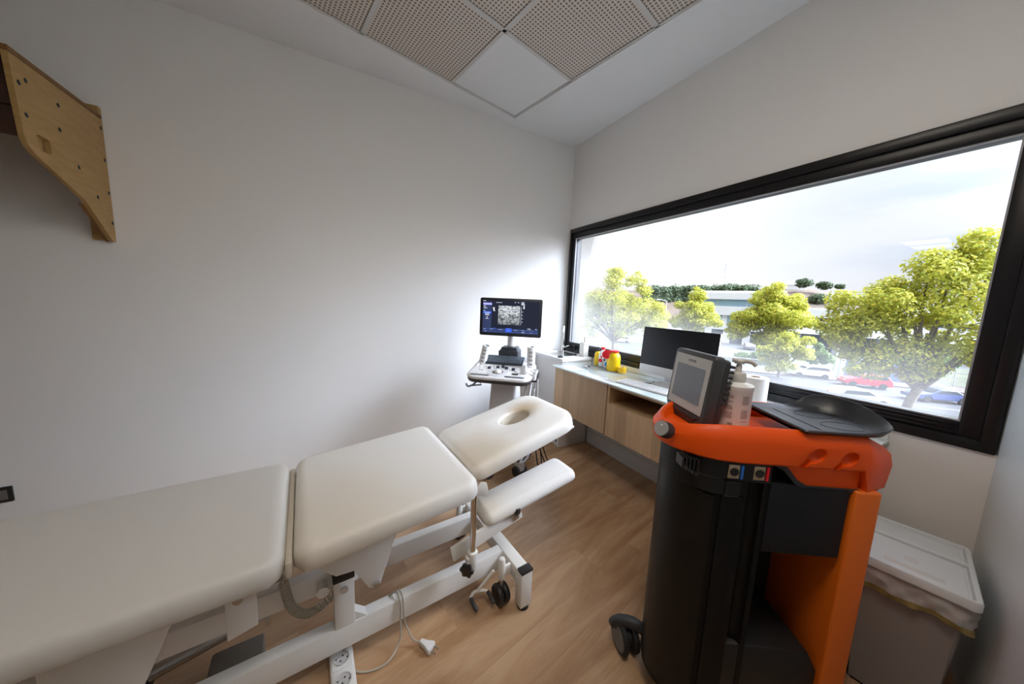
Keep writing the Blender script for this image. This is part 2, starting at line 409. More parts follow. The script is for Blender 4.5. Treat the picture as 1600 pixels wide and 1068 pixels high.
# ------------------------------------------------------------------ room shell
XW, YA, ZC = 2.07, 2.614, 2.842          # window wall, long wall, ceiling
TC = math.tan(R(11.8))
def yc(x): return 0.087-(2.063-x)*TC      # the skewed wall
XB = -8.0
outline = [(XW, yc(XW)), (XW, YA), (XB, YA), (XB, yc(XB))]
def shell():
    bm = B(); prism(bm, [(XW+0.15, yc(XW)-0.1), (XW+0.15, YA+0.1), (XB-0.1, YA+0.1), (XB-0.1, yc(XB)-0.1)], -0.12, 0.0, 'z')
    struct('floor', bm, M_floor, label='brown oak laminate floor')
    bm = B(); box(bm, XB-0.1, XW+0.15, YA, YA+0.12, 0, 3.0); struct('wall_left', bm, M_wall, label='long plain off-white wall')
    y0 = yc(XW)-0.1; oy0, oy1, oz0, oz1 = yc(XW)-0.02, 2.597, 0.825, 2.048
    bm = B(); box(bm, XW, XW+0.14, y0, YA, 0, oz0); box(bm, XW, XW+0.14, y0, YA, oz1, 3.0); box(bm, XW, XW+0.14, oy1, YA, oz0, oz1)
    struct('wall_front', bm, M_wall, label='white wall with the long window')
    bm = B(); prism(bm, [(XW+0.14, yc(XW+0.14)), (XB, yc(XB)), (XB, yc(XB)-0.1), (XW+0.14, yc(XW+0.14)-0.1)], 0, 3.0, 'z')
    struct('wall_right', bm, M_wallc, label='pale blue-white satin wall')
    bm = B(); box(bm, XB-0.1, XB, yc(XB)-0.1, YA+0.1, 0, 3.0); struct('wall_back', bm, M_back)
    # ceiling: plaster border round a skewed grid
    g0 = Vector((1.338, 2.516)); gi = Vector((-cos(R(11.8)), -sin(R(11.8)))); gj = Vector((sin(R(11.8)), -cos(R(11.8))))
    nI, nJ, T = 5, 4, 0.6
    hole = [g0, g0+gi*nI*T, g0+gi*nI*T+gj*nJ*T, g0+gj*nJ*T]
    pts = [Vector((x, y, 0)) for x, y in outline]; hp = [Vector((p.x, p.y, 0)) for p in hole]
    tris = tessellate_polygon([pts, hp]); allp = pts+hp
    bm = B(); vs = [bm.verts.new((p.x, p.y, ZC)) for p in allp]
    for t in tris: bm.faces.new([vs[i] for i in t])
    bmesh.ops.recalc_face_normals(bm, faces=bm.faces)
    bmesh.ops.solidify(bm, geom=bm.faces[:], thickness=0.012)
    box(bm, XB-0.1, XW+0.15, yc(XB)-0.1, YA+0.1, ZC+0.07, ZC+0.16)
    struct('ceiling', bm, M_ceil, label='smooth white plaster ceiling border')
    MG = Matrix.Translation((g0.x, g0.y, 0)) @ Matrix.Rotation(R(11.8), 4, 'Z')
    # in grid coordinates: i runs along -x, j along -y
    bm = B()
    for i in range(nI+1): box(bm, -i*T-0.012, -i*T+0.012, -nJ*T-0.012, 0.012, ZC-0.006, ZC+0.0, 0.001, 1, MG)
    for j in range(nJ+1): box(bm, -nI*T-0.012, 0.012, -j*T-0.012, -j*T+0.012, ZC-0.006, ZC+0.0, 0.001, 1, MG)
    struct('trim_1', bm, M_tee, label='grey ceiling grid of tee bars')
    bm = B()
    for a, b in (((1.47, 2.03), (2.069, 2.613)),): box(bm, 0, (Vector(b)-Vector(a)).length, -0.0008, 0.0008, ZC-0.0006, ZC+0.001, M=Matrix.Translation((*a, 0)) @ Matrix.Rotation(math.atan2(b[1]-a[1], b[0]-a[0]), 4, 'Z'))
    lab = {(1, 0): 'perforated ceiling tile along the long wall side, touching the plain tile',
           (0, 1): 'perforated ceiling tile along the window side, touching the plain tile',
           (1, 1): 'perforated ceiling tile meeting the plain tile only at its inner corner',
           (2, 0): 'perforated ceiling tile second from the plain tile along the long wall',
           (0, 2): 'perforated ceiling tile second from the plain tile along the window side'}
    bm.free()
    for i in range(nI):
        for j in range(nJ):
            bm = B(); box(bm, -0.292, 0.292, -0.292, 0.292, 0, 0.014, 0.002, 1)
            c = g0+gi*(i+.5)*T+gj*(j+.5)*T
            if (i, j) == (2, 3): bm.free(); continue      # the added fill panel sits here
            if (i, j) == (0, 0):
                o = tag(obj('ceiling_tile', bm, M_plain), 'plain white ceiling tile at the corner of the grid', 'ceiling tile')
            else:
                o = obj('ceiling_tile', bm, M_perf)
                tag(o, lab.get((i, j), 'perforated ceiling tile farther back in the ceiling grid'), 'ceiling tile', 'perforated ceiling tiles')
            o.location = (c.x, c.y, ZC+0.001 if (i, j) != (0, 0) else ZC+0.001); o.rotation_euler = (0, 0, R(11.8))
    # two-step skirting on the window wall, under the cupboards
    bm = B(); box(bm, XW-0.018, XW, yc(XW), 2.15, 0, 0.125, 0.002, 1); box(bm, XW-0.006, XW, yc(XW), 2.15, 0.125, 0.165)
    struct('baseboard_front', bm, mat('skirting', (0.62, 0.60, 0.57), 0.5), label='pale grey skirting board')
    return g0, gi, gj
shell()

def window():
    y0, y1, z0, z1 = yc(XW)+0.004, 2.595, 0.826, 2.046
    xi = XW-0.012
    def ring(bm, ya, yb, za, zb, w, xa, xb, bev=0.003):
        wl, wr, wb, wt = w if isinstance(w, tuple) else (w,)*4     # left = far corner (high y)
        box(bm, xa, xb, yb-wl, yb, za, zb, bev); box(bm, xa, xb, ya, ya+wr, za, zb, bev)
        box(bm, xa, xb, ya+wr, yb-wl, za, za+wb, bev); box(bm, xa, xb, ya+wr, yb-wl, zb-wt, zb, bev)
    bm = B(); ring(bm, y0, y1, z0, z1, (0.03, 0.035, 0.04, 0.045), xi, XW+0.10)
    fr = struct('window_1', bm, M_frame, smooth=40, label='long black-framed window')
    bm = B(); ring(bm, y0+0.035, y1-0.03, z0+0.04, z1-0.045, (0.042, 0.052, 0.055, 0.05), xi+0.012, XW+0.085)
    for k in range(3): box(bm, xi+0.006, xi+0.02, y0+0.09, y1-0.08, z0+0.047+k*0.016, z0+0.055+k*0.016, 0.002, 1)
    struct('sash', bm, M_frame, fr, smooth=40)
    ya, yb, za, zb = y0+0.087, y1-0.072, z0+0.095, z1-0.095
    bm = B(); ring(bm, ya-0.002, yb+0.002, za-0.002, zb+0.002, 0.007, xi+0.016, xi+0.03, 0.001); 
    struct('gasket', bm, M_gasket, fr)
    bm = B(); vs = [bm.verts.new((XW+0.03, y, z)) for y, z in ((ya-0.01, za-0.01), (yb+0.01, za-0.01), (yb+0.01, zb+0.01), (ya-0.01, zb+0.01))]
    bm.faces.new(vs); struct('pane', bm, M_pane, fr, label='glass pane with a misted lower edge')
    bm = B(); box(bm, xi-0.014, xi, y1-0.19, y1-0.175, z0+0.02, z0+0.075, 0.003); struct('latch', bm, M_black, fr)
window()

def hall_and_fill_lights():
    for k, (x, y) in enumerate(((-6.25, 1.75), (-7.0, 1.75), (0.299, 0.153))):  # third one is an added fill panel, brightening trolley, bin and floor
        t = thing('ceiling_light', ('square LED ceiling panel in the hall, nearer of two', 'square LED ceiling panel at the far end of the hall', 'square fill light panel added to the ceiling grid over the therapy trolley side of the room')[k], 'ceiling light', (x, y, ZC-0.02 if k < 2 else ZC-0.012), R(11.8) if k == 2 else 0)
        bm = B(); box(bm, -0.3, 0.3, -0.3, 0.3, 0.002, 0.02, 0.002, 1); obj('frame', bm, M_white, t)
        bm = B(); box(bm, -0.285, 0.285, -0.285, 0.285, -0.002, 0.002); obj('diffuser', bm, mat('fill_diffuser', (1.0, 0.90, 0.77), 0.5, emit=LED_E) if k == 2 else mat('hall_led_diffuser', (1.0, 0.90, 0.77), 0.5, emit=LED_E*0.5), t)
hall_and_fill_lights()

# ------------------------------------------------------------------ treatment table
def bed():
    ROT = R(4.8); u0, v0 = 0.0, 1.245
    c, s = cos(ROT), sin(ROT)
    t = thing('treatment_table', 'white three-section massage table with face hole and steel frame', 'treatment table', (u0*c-v0*s, u0*s+v0*c, 0), ROT, off=(u0, v0, 0))
    cream = (0.86, 0.84, 0.805)
    def tilt(u, z, a): return Matrix.Translation((u, 0, z)) @ Matrix.Rotation(-R(a), 4, 'Y')
    EDGE = [(0.004, -0.068), (0.0, -0.06), (0.0, -0.035), (0.003, -0.02), (0.009, -0.010), (0.018, -0.004), (0.030, -0.001), (0.042, 0.0)]
    # foot section
    bm = B(); slab(bm, rrect(-1.40, -0.067, 0.938, 1.552, 0.055), EDGE, Matrix.Translation((0, 0, 0.612)))
    obj('foot_cushion', bm, vinyl('vinyl_foot', (0.66, 0.635, 0.595), []), t)
    # middle section
    Mm = tilt(-0.052, 0.612, 5.0)
    bm = B(); slab(bm, rrect(0.0, 0.575, 0.938, 1.552, 0.055), EDGE, Mm)
    obj('middle_cushion', bm, vinyl('vinyl_middle', cream, [((0.02, -0.26, 0.6), 0.06, 0.42, (0.74, 0.65, 0.52), 0.6), ((0.0, 0.0, 0.6), 0.05, 0.3, (0.78, 0.72, 0.62), 0.3)]), t)
    # head section with its oval face hole
    Mh = tilt(0.535, 0.642, 13.0); n = 9
    o = rrect(0.0, 0.60, 1.045, 1.475, [0.10, 0.05, 0.05, 0.10], n, 12); N_ = len(o)
    hc = (0.36, 1.275); a_, b_ = 0.082, 0.056
    def ell(k, s=1.0):
        out = []
        for (x, y) in o:
            th = math.atan2((y-hc[1])/b_, (x-hc[0])/a_); out.append((hc[0]+a_*s*cos(th), hc[1]+b_*s*sin(th)))
        return out
    rings = [[(x, y, z) for x, y in inset(o, d)] for d, z in EDGE]
    e1 = ell(0, 1.16); base = inset(o, 0.042)
    for f in (0.35, 0.7): rings.append([(p[0]*(1-f)+q[0]*f, p[1]*(1-f)+q[1]*f, 0.0005) for p, q in zip(base, e1)])
    for sc, z in ((1.16, 0.0), (1.06, -0.003), (1.0, -0.010), (0.97, -0.02), (0.97, -0.066)): rings.append([(x, y, z) for x, y in ell(0, sc)])
    tb = bmesh.new(); loft(tb, rings, cap=False)
    lo = [v for v in tb.verts]; 
    bm = B(); bmesh.ops.recalc_face_normals(tb, faces=tb.faces); merge(bm, tb, Mh)
    hx = Mh @ Vector((hc[0], hc[1]-v0, 0))
    h = obj('head_cushion', bm, vinyl('vinyl_head', cream, [((hx.x+0.09, hx.y+0.03, hx.z+0.02), 0.0, 0.13, (0.50, 0.37, 0.20), 0.8), ((0.60, -0.12, 0.65), 0.03, 0.26, (0.70, 0.60, 0.46), 0.75)]), t)
    tb = bmesh.new(); loft(tb, [[(x, y, z) for x, y in ell(0, sc)] for sc, z in ((0.965, -0.012), (0.965, -0.085), (0.93, -0.085), (0.93, -0.016))], cap=False)
    bm = B(); merge(bm, tb, Mh); obj('face_hole_liner', bm, vinyl('vinyl_liner', (0.72, 0.66, 0.56)), h)
    tb = bmesh.new(); box(tb, 0.02, 0.575, 1.07, 1.45, -0.078, -0.068); bm = B(); merge(bm, tb, Mh)
    # boards and side flanges below the cushions (head board cut round the hole)
    bm = B()
    for q in ((0.02, hc[0]-0.1, 1.07, 1.45), (hc[0]+0.1, 0.575, 1.07, 1.45), (hc[0]-0.1, hc[0]+0.1, 1.07, hc[1]-0.07), (hc[0]-0.1, hc[0]+0.1, hc[1]+0.07, 1.45)): box(bm, q[0], q[1], q[2], q[3], -0.078, -0.069, M=Mh)
    obj('head_board', bm, M_steelw, t)
    bm = B(); box(bm, -1.37, -0.10, 0.965, 1.525, 0.525, 0.543, 0.003); obj('foot_board', bm, M_steelw, t)
    bm = B(); box(bm, 0.02, 0.555, 0.965, 1.525, -0.085, -0.069, 0.003, M=Mm); obj('middle_board', bm, M_steelw, t)
    # vinyl gusset flaps between the sections
    bm = B(); box(bm, -0.068, -0.050, 0.965, 1.53, 0.53, 0.578, 0.006)
    obj('fold_strip', bm, vinyl('vinyl_fold', (0.62, 0.56, 0.47)), t)
    bm = B(); prism(bm, [(0.505, 0.59), (0.54, 0.628), (0.562, 0.618), (0.568, 0.598), (0.570, 0.572), (0.566, 0.56), (0.548, 0.568), (0.525, 0.576)], 0.975, 0.98, 'y', 0.001)
    obj('neck_flap', bm, vinyl('vinyl_flap', (0.74, 0.71, 0.66)), t)
    # base: two long rails, end crossbars, legs
    for v in (1.084, 1.361):
        bm = B(); box(bm, -1.25, 0.72, v, v+0.045, 0.09, 0.18, 0.004); r = obj('base_rail', bm, M_steelw, t)
    for uu in (0.72, -1.25):
        bm = B(); box(bm, uu, uu+0.055, 0.97, 1.52, 0.115, 0.181, 0.004); obj('crossbar', bm, M_steelw, t)
        for v in (0.93, 1.515):
            bm = B(); box(bm, uu-0.001, uu+0.056, v, v+0.045, 0.018, 0.182, 0.004); l = obj('leg', bm, M_steelw, t)
            bm = B(); box(bm, uu-0.002, uu+0.057, v-0.002 if v < 1.2 else v+0.012, v+0.034 if v < 1.2 else v+0.047, 0.176, 0.19, 0.003); obj('end_cap', bm, M_black, l)
            bm = B(); lathe(bm, [(0.020, 0), (0.024, 0.004), (0.024, 0.016), (0.016, 0.020)], (uu+0.028, v+0.022, 0)); obj('foot', bm, M_rubber, l)
    # lifting castors with pedal levers at the head end
    for v, sg in ((0.965, 1), (1.52, -1)):
        uc = 0.676
        bm = B(); cyl(bm, (uc, v+0.055*sg, 0.115), (uc, v+0.055*sg, 0.20), 0.015, bev=0.004); lathe(bm, [(0.015, 0), (0.012, 0.01), (0.004, 0.014)], (uc, v+0.055*sg, 0.20)); 
        box(bm, uc-0.008, uc+0.04, v+0.05*sg-0.006, v+0.05*sg+0.006, 0.125, 0.175, 0.002); st = obj('castor_sleeve', bm, M_steelw, t)
        bm = B(); cyl(bm, (uc, v+0.055*sg, 0.07), (uc, v+0.055*sg, 0.12), 0.0085); obj('stem', bm, M_steel, st)
        bm = B()
        for e in (-0.014, 0.014): lathe(bm, [(0.012, -0.012), (0.038, -0.012), (0.0425, -0.006), (0.0425, 0.006), (0.038, 0.012), (0.012, 0.012)], (uc+e, v+0.055*sg, 0.043), (1, 0, 0))
        cyl(bm, (uc-0.02, v+0.055*sg, 0.043), (uc+0.02, v+0.055*sg, 0.043), 0.012)
        box(bm, uc-0.005, uc+0.005, v+0.055*sg-0.02, v+0.055*sg+0.02, 0.04, 0.085, 0.003); obj('castor_wheel', bm, M_black, st)
    bm = B(); tube(bm, [(0.655, 1.052, 0.135), (0.585, 1.07, 0.055)], 0.0065); tube(bm, spline([(0.552, 1.066, 0.043), (0.57, 1.074, 0.054), (0.60, 1.066, 0.056), (0.627, 1.052, 0.05)], 4), 0.0065)
    pd = obj('pedal_lever', bm, M_steelw, t)
    for p in ((0.552, 1.066, 0.043), (0.627, 1.052, 0.05)):
        bm = B(); cyl(bm, p, (p[0]+0.006, p[1]-0.052, p[2]-0.016), 0.0085, bev=0.003); obj('pedal_grip', bm, M_dark, pd)
    # short posts on the rails carry the lift links
    for v in (1.083, 1.362):
        bm = B(); box(bm, 0.05, 0.112, v, v+0.045, 0.175, 0.365, 0.004)
        ps = obj('lift_post', bm, M_steelw, t)
        bm = B(); box(bm, 0.048, 0.114, v-0.002, v+0.047, 0.352, 0.378, 0.004); obj('end_cap', bm, M_black, ps)
        bm = B(); lathe(bm, [(0.012, -0.008), (0.012, -0.002), (0.008, 0.0)], (0.081, v-0.001, 0.325), (0, 1, 0)); obj('bolt', bm, M_steel, ps)
        bm = B(); prism(bm, [(0.112, 0.18), (0.15, 0.18), (0.112, 0.215)], v+0.004, v+0.04, 'y'); obj('gusset', bm, M_steelw, ps)
    for v in (1.135, 1.318):
        bm = B(); box(bm, -1.02, 0.13, v, v+0.04, 0.29, 0.365, 0.004); obj('lift_link', bm, M_steelw, t)
    for uu in (0.02, -0.55, -0.95):
        bm = B(); cyl(bm, (uu, 1.10, 0.325), (uu, 1.39, 0.325), 0.018); obj('cross_tube', bm, M_steelw, t)
    # tabs hanging from the foot section, gusset plates and bolts
    for v in (1.0, 1.484):
        bm = B(); prism(bm, [(-0.20, 0.535), (-0.135, 0.535), (-0.135, 0.40), (-0.20, 0.385)], v, v+0.008, 'y', 0.002); pl = obj('hinge_tab', bm, M_steelw, t)
        bm = B(); lathe(bm, [(0.011, -0.008), (0.011, -0.002), (0.006, 0.0)], (-0.172, v, 0.50), (0, 1, 0)); obj('bolt', bm, M_steel, pl)
        bm = B(); prism(bm, [(0.0, 0.515), (0.255, 0.55), (0.225, 0.47), (0.185, 0.345), (0.165, 0.335), (0.15, 0.345), (0.105, 0.43), (0.055, 0.435), (0.02, 0.47)], v+0.02, v+0.026, 'y', 0.001); pl = obj('gusset_plate', bm, M_steelw, t)
        bm = B(); lathe(bm, [(0.011, -0.014), (0.012, -0.004), (0.008, 0.0)], (0.172, v+0.02, 0.352), (0, 1, 0)); obj('bolt', bm, M_steel, pl)
        bm = B(); prism(bm, [(-0.50, 0.525), (-0.285, 0.525), (-0.36, 0.34), (-0.44, 0.27), (-0.50, 0.34)], v+0.01, v+0.018, 'y', 0.001); obj('gusset_plate', bm, M_steelw, t)
        bm = B(); prism(bm, [(-0.60, 0.525), (-0.56, 0.525), (-0.68, 0.30), (-0.72, 0.30)], v+0.03, v+0.06, 'y', 0.002); obj('strut', bm, M_steelw, t)
    # linear actuator between the rails
    bm = B(); cyl(bm, (-0.42, 1.24, 0.17), (-0.05, 1.25, 0.235), 0.022); ac = obj('actuator', bm, M_steel, t)
    bm = B(); box(bm, -0.62, -0.42, 1.20, 1.29, 0.11, 0.21, 0.012); obj('motor_housing', bm, M_dgrey, ac)
    bm = B(); box(bm, -0.30, -0.16, 1.19, 1.30, 0.02, 0.09, 0.008); obj('control_box', bm, mat('box_taupe', (0.20, 0.185, 0.165), 0.5), t)
    # armrest on its rod and arm
    bm = B(); cyl(bm, (0.528, 1.012, 0.235), (0.528, 1.012, 0.60), 0.0125); obj('armrest_rod', bm, M_chrome, t, 'chrome upright rod')
    bm = B(); cyl(bm, (0.528, 1.012, 0.24), (0.528, 1.012, 0.318), 0.021, bev=0.005); box(bm, 0.50, 0.528, 1.0, 1.024, 0.26, 0.30, 0.004); sl = obj('rod_sleeve', bm, M_steelw, t)
    def knob(c, d, r, parent):
        bm = B(); x, y, dd = frame_from(d); cc = Vector(c)
        rings = []
        for h, rr in ((0, 0.7), (0.005, 1.0), (0.014, 1.0), (0.018, 0.8)):
            rings.append([cc+dd*h+(x*cos(2*pi*k/36)+y*sin(2*pi*k/36))*r*rr*(1+0.14*cos(6*2*pi*k/36)) for k in range(36)])
        loft(bm, rings); cyl(bm, cc-dd*0.02, cc+dd*0.004, r*0.4); obj('knob', bm, M_black, parent)
    knob((0.502, 1.0, 0.262), (-0.75, -0.66, 0), 0.026, sl)
    Ma = Matrix.Translation((0.49, 0.995, 0.325)) @ Matrix.Rotation(-R(12), 4, 'Y')
    bm = B(); box(bm, -0.04, 0.295, 0.037, 0.049, -0.032, 0.032, 0.002, M=Ma); arm = obj('armrest_arm', bm, M_steelw, t)
    bm = B(); box(bm, 0.245, 0.275, 0.03, 0.037, -0.02, 0.052, 0.002, M=Ma); box(bm, 0.225, 0.24, 0.04, 0.052, 0.0, 0.05, 0.002, M=Ma); obj('armrest_upright', bm, M_steel, arm)
    k = Ma @ Vector((0.262, 0.03, 0.03)); knob(k, (0.3, -0.9, 0), 0.015, arm)
    Mp = Matrix.Translation((0.59, 1.02, 0.405)) @ Matrix.Rotation(R(-3), 4, 'Z') @ Matrix.Rotation(-R(11), 4, 'Y')
    bm = B(); slab(bm, rrect(0, 0.50, 0.0, 0.175, 0.04), [(0.012, -0.03), (0.006, -0.03), (0.0, -0.022), (0.0, -0.01), (0.005, 0.004), (0.016, 0.014), (0.025, 0.019), (0.034, 0.021)], Mp)
    obj('armrest_pad', bm, vinyl('vinyl_arm', (0.80, 0.79, 0.775), [((0.60, -0.17, 0.4), 0.02, 0.2, (0.74, 0.66, 0.52), 0.5)]), t)
    # far-side clamp and fittings under the middle section
    bm = B(); box(bm, 0.42, 0.50, 1.36, 1.42, 0.36, 0.40, 0.004); torus(bm, (0.46, 1.36, 0.40), (0, 1, 0.2), 0.024, 0.004); cyl(bm, (0.53, 1.40, 0.33), (0.53, 1.40, 0.58), 0.011); obj('far_clamp', bm, M_steel, t)
    bm = B(); box(bm, 0.05, 0.60, 1.30, 1.335, 0.50, 0.54, 0.003); box(bm, 0.05, 0.60, 1.14, 1.175, 0.50, 0.54, 0.003); obj('support_rail', bm, M_steelw, t)
    bm = B(); tube(bm, [(0.56, 1.16, 0.52), (0.72, 1.16, 0.60), (0.80, 1.18, 0.645)], 0.012); tube(bm, [(0.56, 1.33, 0.52), (0.72, 1.33, 0.60), (0.80, 1.34, 0.645)], 0.012); obj('head_strut', bm, M_steelw, t)
    # hand-control cord, coiled
    cen = spline([(-0.085, 1.06, 0.52), (-0.08, 1.10, 0.40), (-0.065, 1.12, 0.30), (-0.02, 1.14, 0.235), (0.05, 1.15, 0.255), (0.12, 1.17, 0.28)], 16)
    pts = []; nt_ = 46
    for i in range(nt_*10):
        f = i/(nt_*10-1)*(len(cen)-1); k_ = min(int(f), len(cen)-2); p = cen[k_].lerp(cen[k_+1], f-k_); x, y, d = frame_from(cen[k_+1]-cen[k_])
        a = 2*pi*i/10; rr = 0.003 if i < 60 else 0.0115
        pts.append(p+x*rr*cos(a)+y*rr*sin(a))
    bm = B(); tube(bm, pts, 0.0026, 6); obj('coiled_cord', bm, M_cable, t)
    bm = B()
    for dz in (0, 0.012, 0.026): tube(bm, spline([(-0.14, 1.20, 0.20+dz), (-0.10, 1.24, 0.345+dz), (0.0, 1.26, 0.375+dz), (0.05, 1.24, 0.36+dz), (0.07, 1.22, 0.33)], 8), 0.0035, 6)
    obj('loose_cable', bm, M_cable, t)
    # mains lead over the rail, plug on the floor
    bm = B(); tube(bm, spline([(0.02, 1.16, 0.02), (0.08, 1.12, 0.05), (0.24, 1.12, 0.184), (0.262, 1.078, 0.182), (0.262, 1.072, 0.10), (0.255, 1.06, 0.03), (0.20, 1.03, 0.006), (0.12, 1.05, 0.005), (0.06, 1.13, 0.005)], 10), 0.0035, 8)
    tube(bm, spline([(0.272, 1.125, 0.184), (0.274, 1.078, 0.181), (0.276, 1.070, 0.10), (0.30, 1.045, 0.03), (0.325, 1.03, 0.014)], 10), 0.003, 8); cb = obj('mains_lead', bm, M_cable, t)
    Mpl = Matrix.Translation((0.325, 1.03, 0.014)) @ Matrix.Rotation(R(-57), 4, 'Z')
    bm = B(); prism(bm, [(0, -0.007), (0.025, -0.011), (0.045, -0.019), (0.055, -0.019), (0.055, 0.019), (0.045, 0.019), (0.025, 0.011), (0, 0.007)], -0.011, 0.011, 'z', 0.003, M=Mpl); pg = obj('plug', bm, M_wplast, cb)
    bm = B()
    for e in (-0.0095, 0.0095): cyl(bm, Mpl @ Vector((0.055, e, 0)), Mpl @ Vector((0.076, e, 0)), 0.0024, 8)
    obj('plug_pin', bm, M_steel, t)
bed()

def power_strip():
    t = thing('power_strip', 'white multi-socket power strip lying on the floor under the table rail', 'power strip', (-0.018, 1.0, 0), R(4))
    bm = B(); box(bm, -0.037, 0.037, -0.28, 0.24, 0, 0.04, 0.006, 3); obj('body', bm, M_wplast, t)
    for k in range(6):
        y = 0.175-k*0.075
        bm = B(); box(bm, -0.031, 0.031, y-0.034, y+0.034, 0.038, 0.043, 0.002); s = obj('socket', bm, M_wplast, t)
        bm = B(); lathe(bm, [(0.021, 0.0), (0.024, 0.0035), (0.022, 0.0035), (0.0195, 0.0008), (0.0, 0.0008)], (0, y, 0.043), seg=24); obj('socket_well', bm, mat('socket_grey', (0.55, 0.55, 0.56), 0.4), s)
        bm = B()
        for e in (-0.008, 0.008): cyl(bm, (e*0.5, y+e, 0.0434), (e*0.5, y+e, 0.0443), 0.0032, 8)
        for e in (-1, 1): box(bm, e*0.018-0.003, e*0.018+0.003, y-e*0.004-0.002, y-e*0.004+0.002, 0.0434, 0.0452)
        obj('contact', bm, M_dark, s)
power_strip()

# ------------------------------------------------------------------ cupboards, sink unit, worktop
WT = 0.785           # worktop height
def cupboards():
    xf = 1.615; zb, zt = 0.405, 0.772
    g = 'wall-hung oak cupboards under the glass worktop'
    t = thing('wall_cabinet', 'wall-hung oak cupboard with closed doors next to the white sink unit', 'cabinet', (1.84, 1.82, zb), 0, g, off=(1.84, 1.82, zb))
    bm = B(); box(bm, xf+0.02, XW-0.02, 1.528, 2.128, zb, zt, 0.001, 1); obj('carcass', bm, M_oakin, t)
    bm = B(); box(bm, xf, xf+0.018, 1.531, 2.126, zb-0.002, zt-0.004, 0.0012, 1); obj('door', bm, M_oak, t)
    t = thing('wall_cabinet', 'wall-hung oak cupboard with an open slot above its drawer front', 'cabinet', (1.84, 0.95, zb), 0, g, off=(1.84, 0.95, zb))
    y0, y1 = 0.345, 1.524
    bm = B()
    for q in ((xf+0.004, XW-0.02, y1-0.018, y1, zb, zt), (xf+0.004, XW-0.02, y0, y0+0.018, zb, zt), (xf+0.004, XW-0.02, y0+0.018, y1-0.018, zt-0.02, zt), (xf+0.02, XW-0.02, y0+0.018, y1-0.018, zb, zb+0.018),
              (XW-0.03, XW-0.02, y0+0.018, y1-0.018, zb+0.018, zt-0.02), (xf+0.02, XW-0.03, y0+0.018, y1-0.018, 0.628, 0.642), (xf+0.004, XW-0.03, 0.92, 0.938, 0.642, zt-0.02)): box(bm, *q, 0.001, 1)
    obj('carcass', bm, M_oakin, t)
    for a, b in ((0.936, 1.522), (y0+0.002, 0.932)):
        bm = B(); box(bm, xf, xf+0.018, a, b, zb-0.002, 0.638, 0.0012, 1); obj('drawer_front', bm, M_oak, t)
    bm = B(); box(bm, 1.59, XW-0.014, 0.335, 2.138, zt+0.001, WT, 0.002, 2)
    tag(obj('glass_worktop', bm, mat('frosted_glass_top', (0.66, 0.76, 0.75), 0.06, spec=0.6, coat=0.4)), 'long pale green glass worktop under the window', 'worktop')
    bm = B(); box(bm, XW-0.013, XW-0.001, 0.34, 2.138, WT-0.012, WT+0.036, 0.002); tag(obj('worktop_upstand', bm, M_white), 'low white upstand strip along the back of the glass worktop', 'upstand')

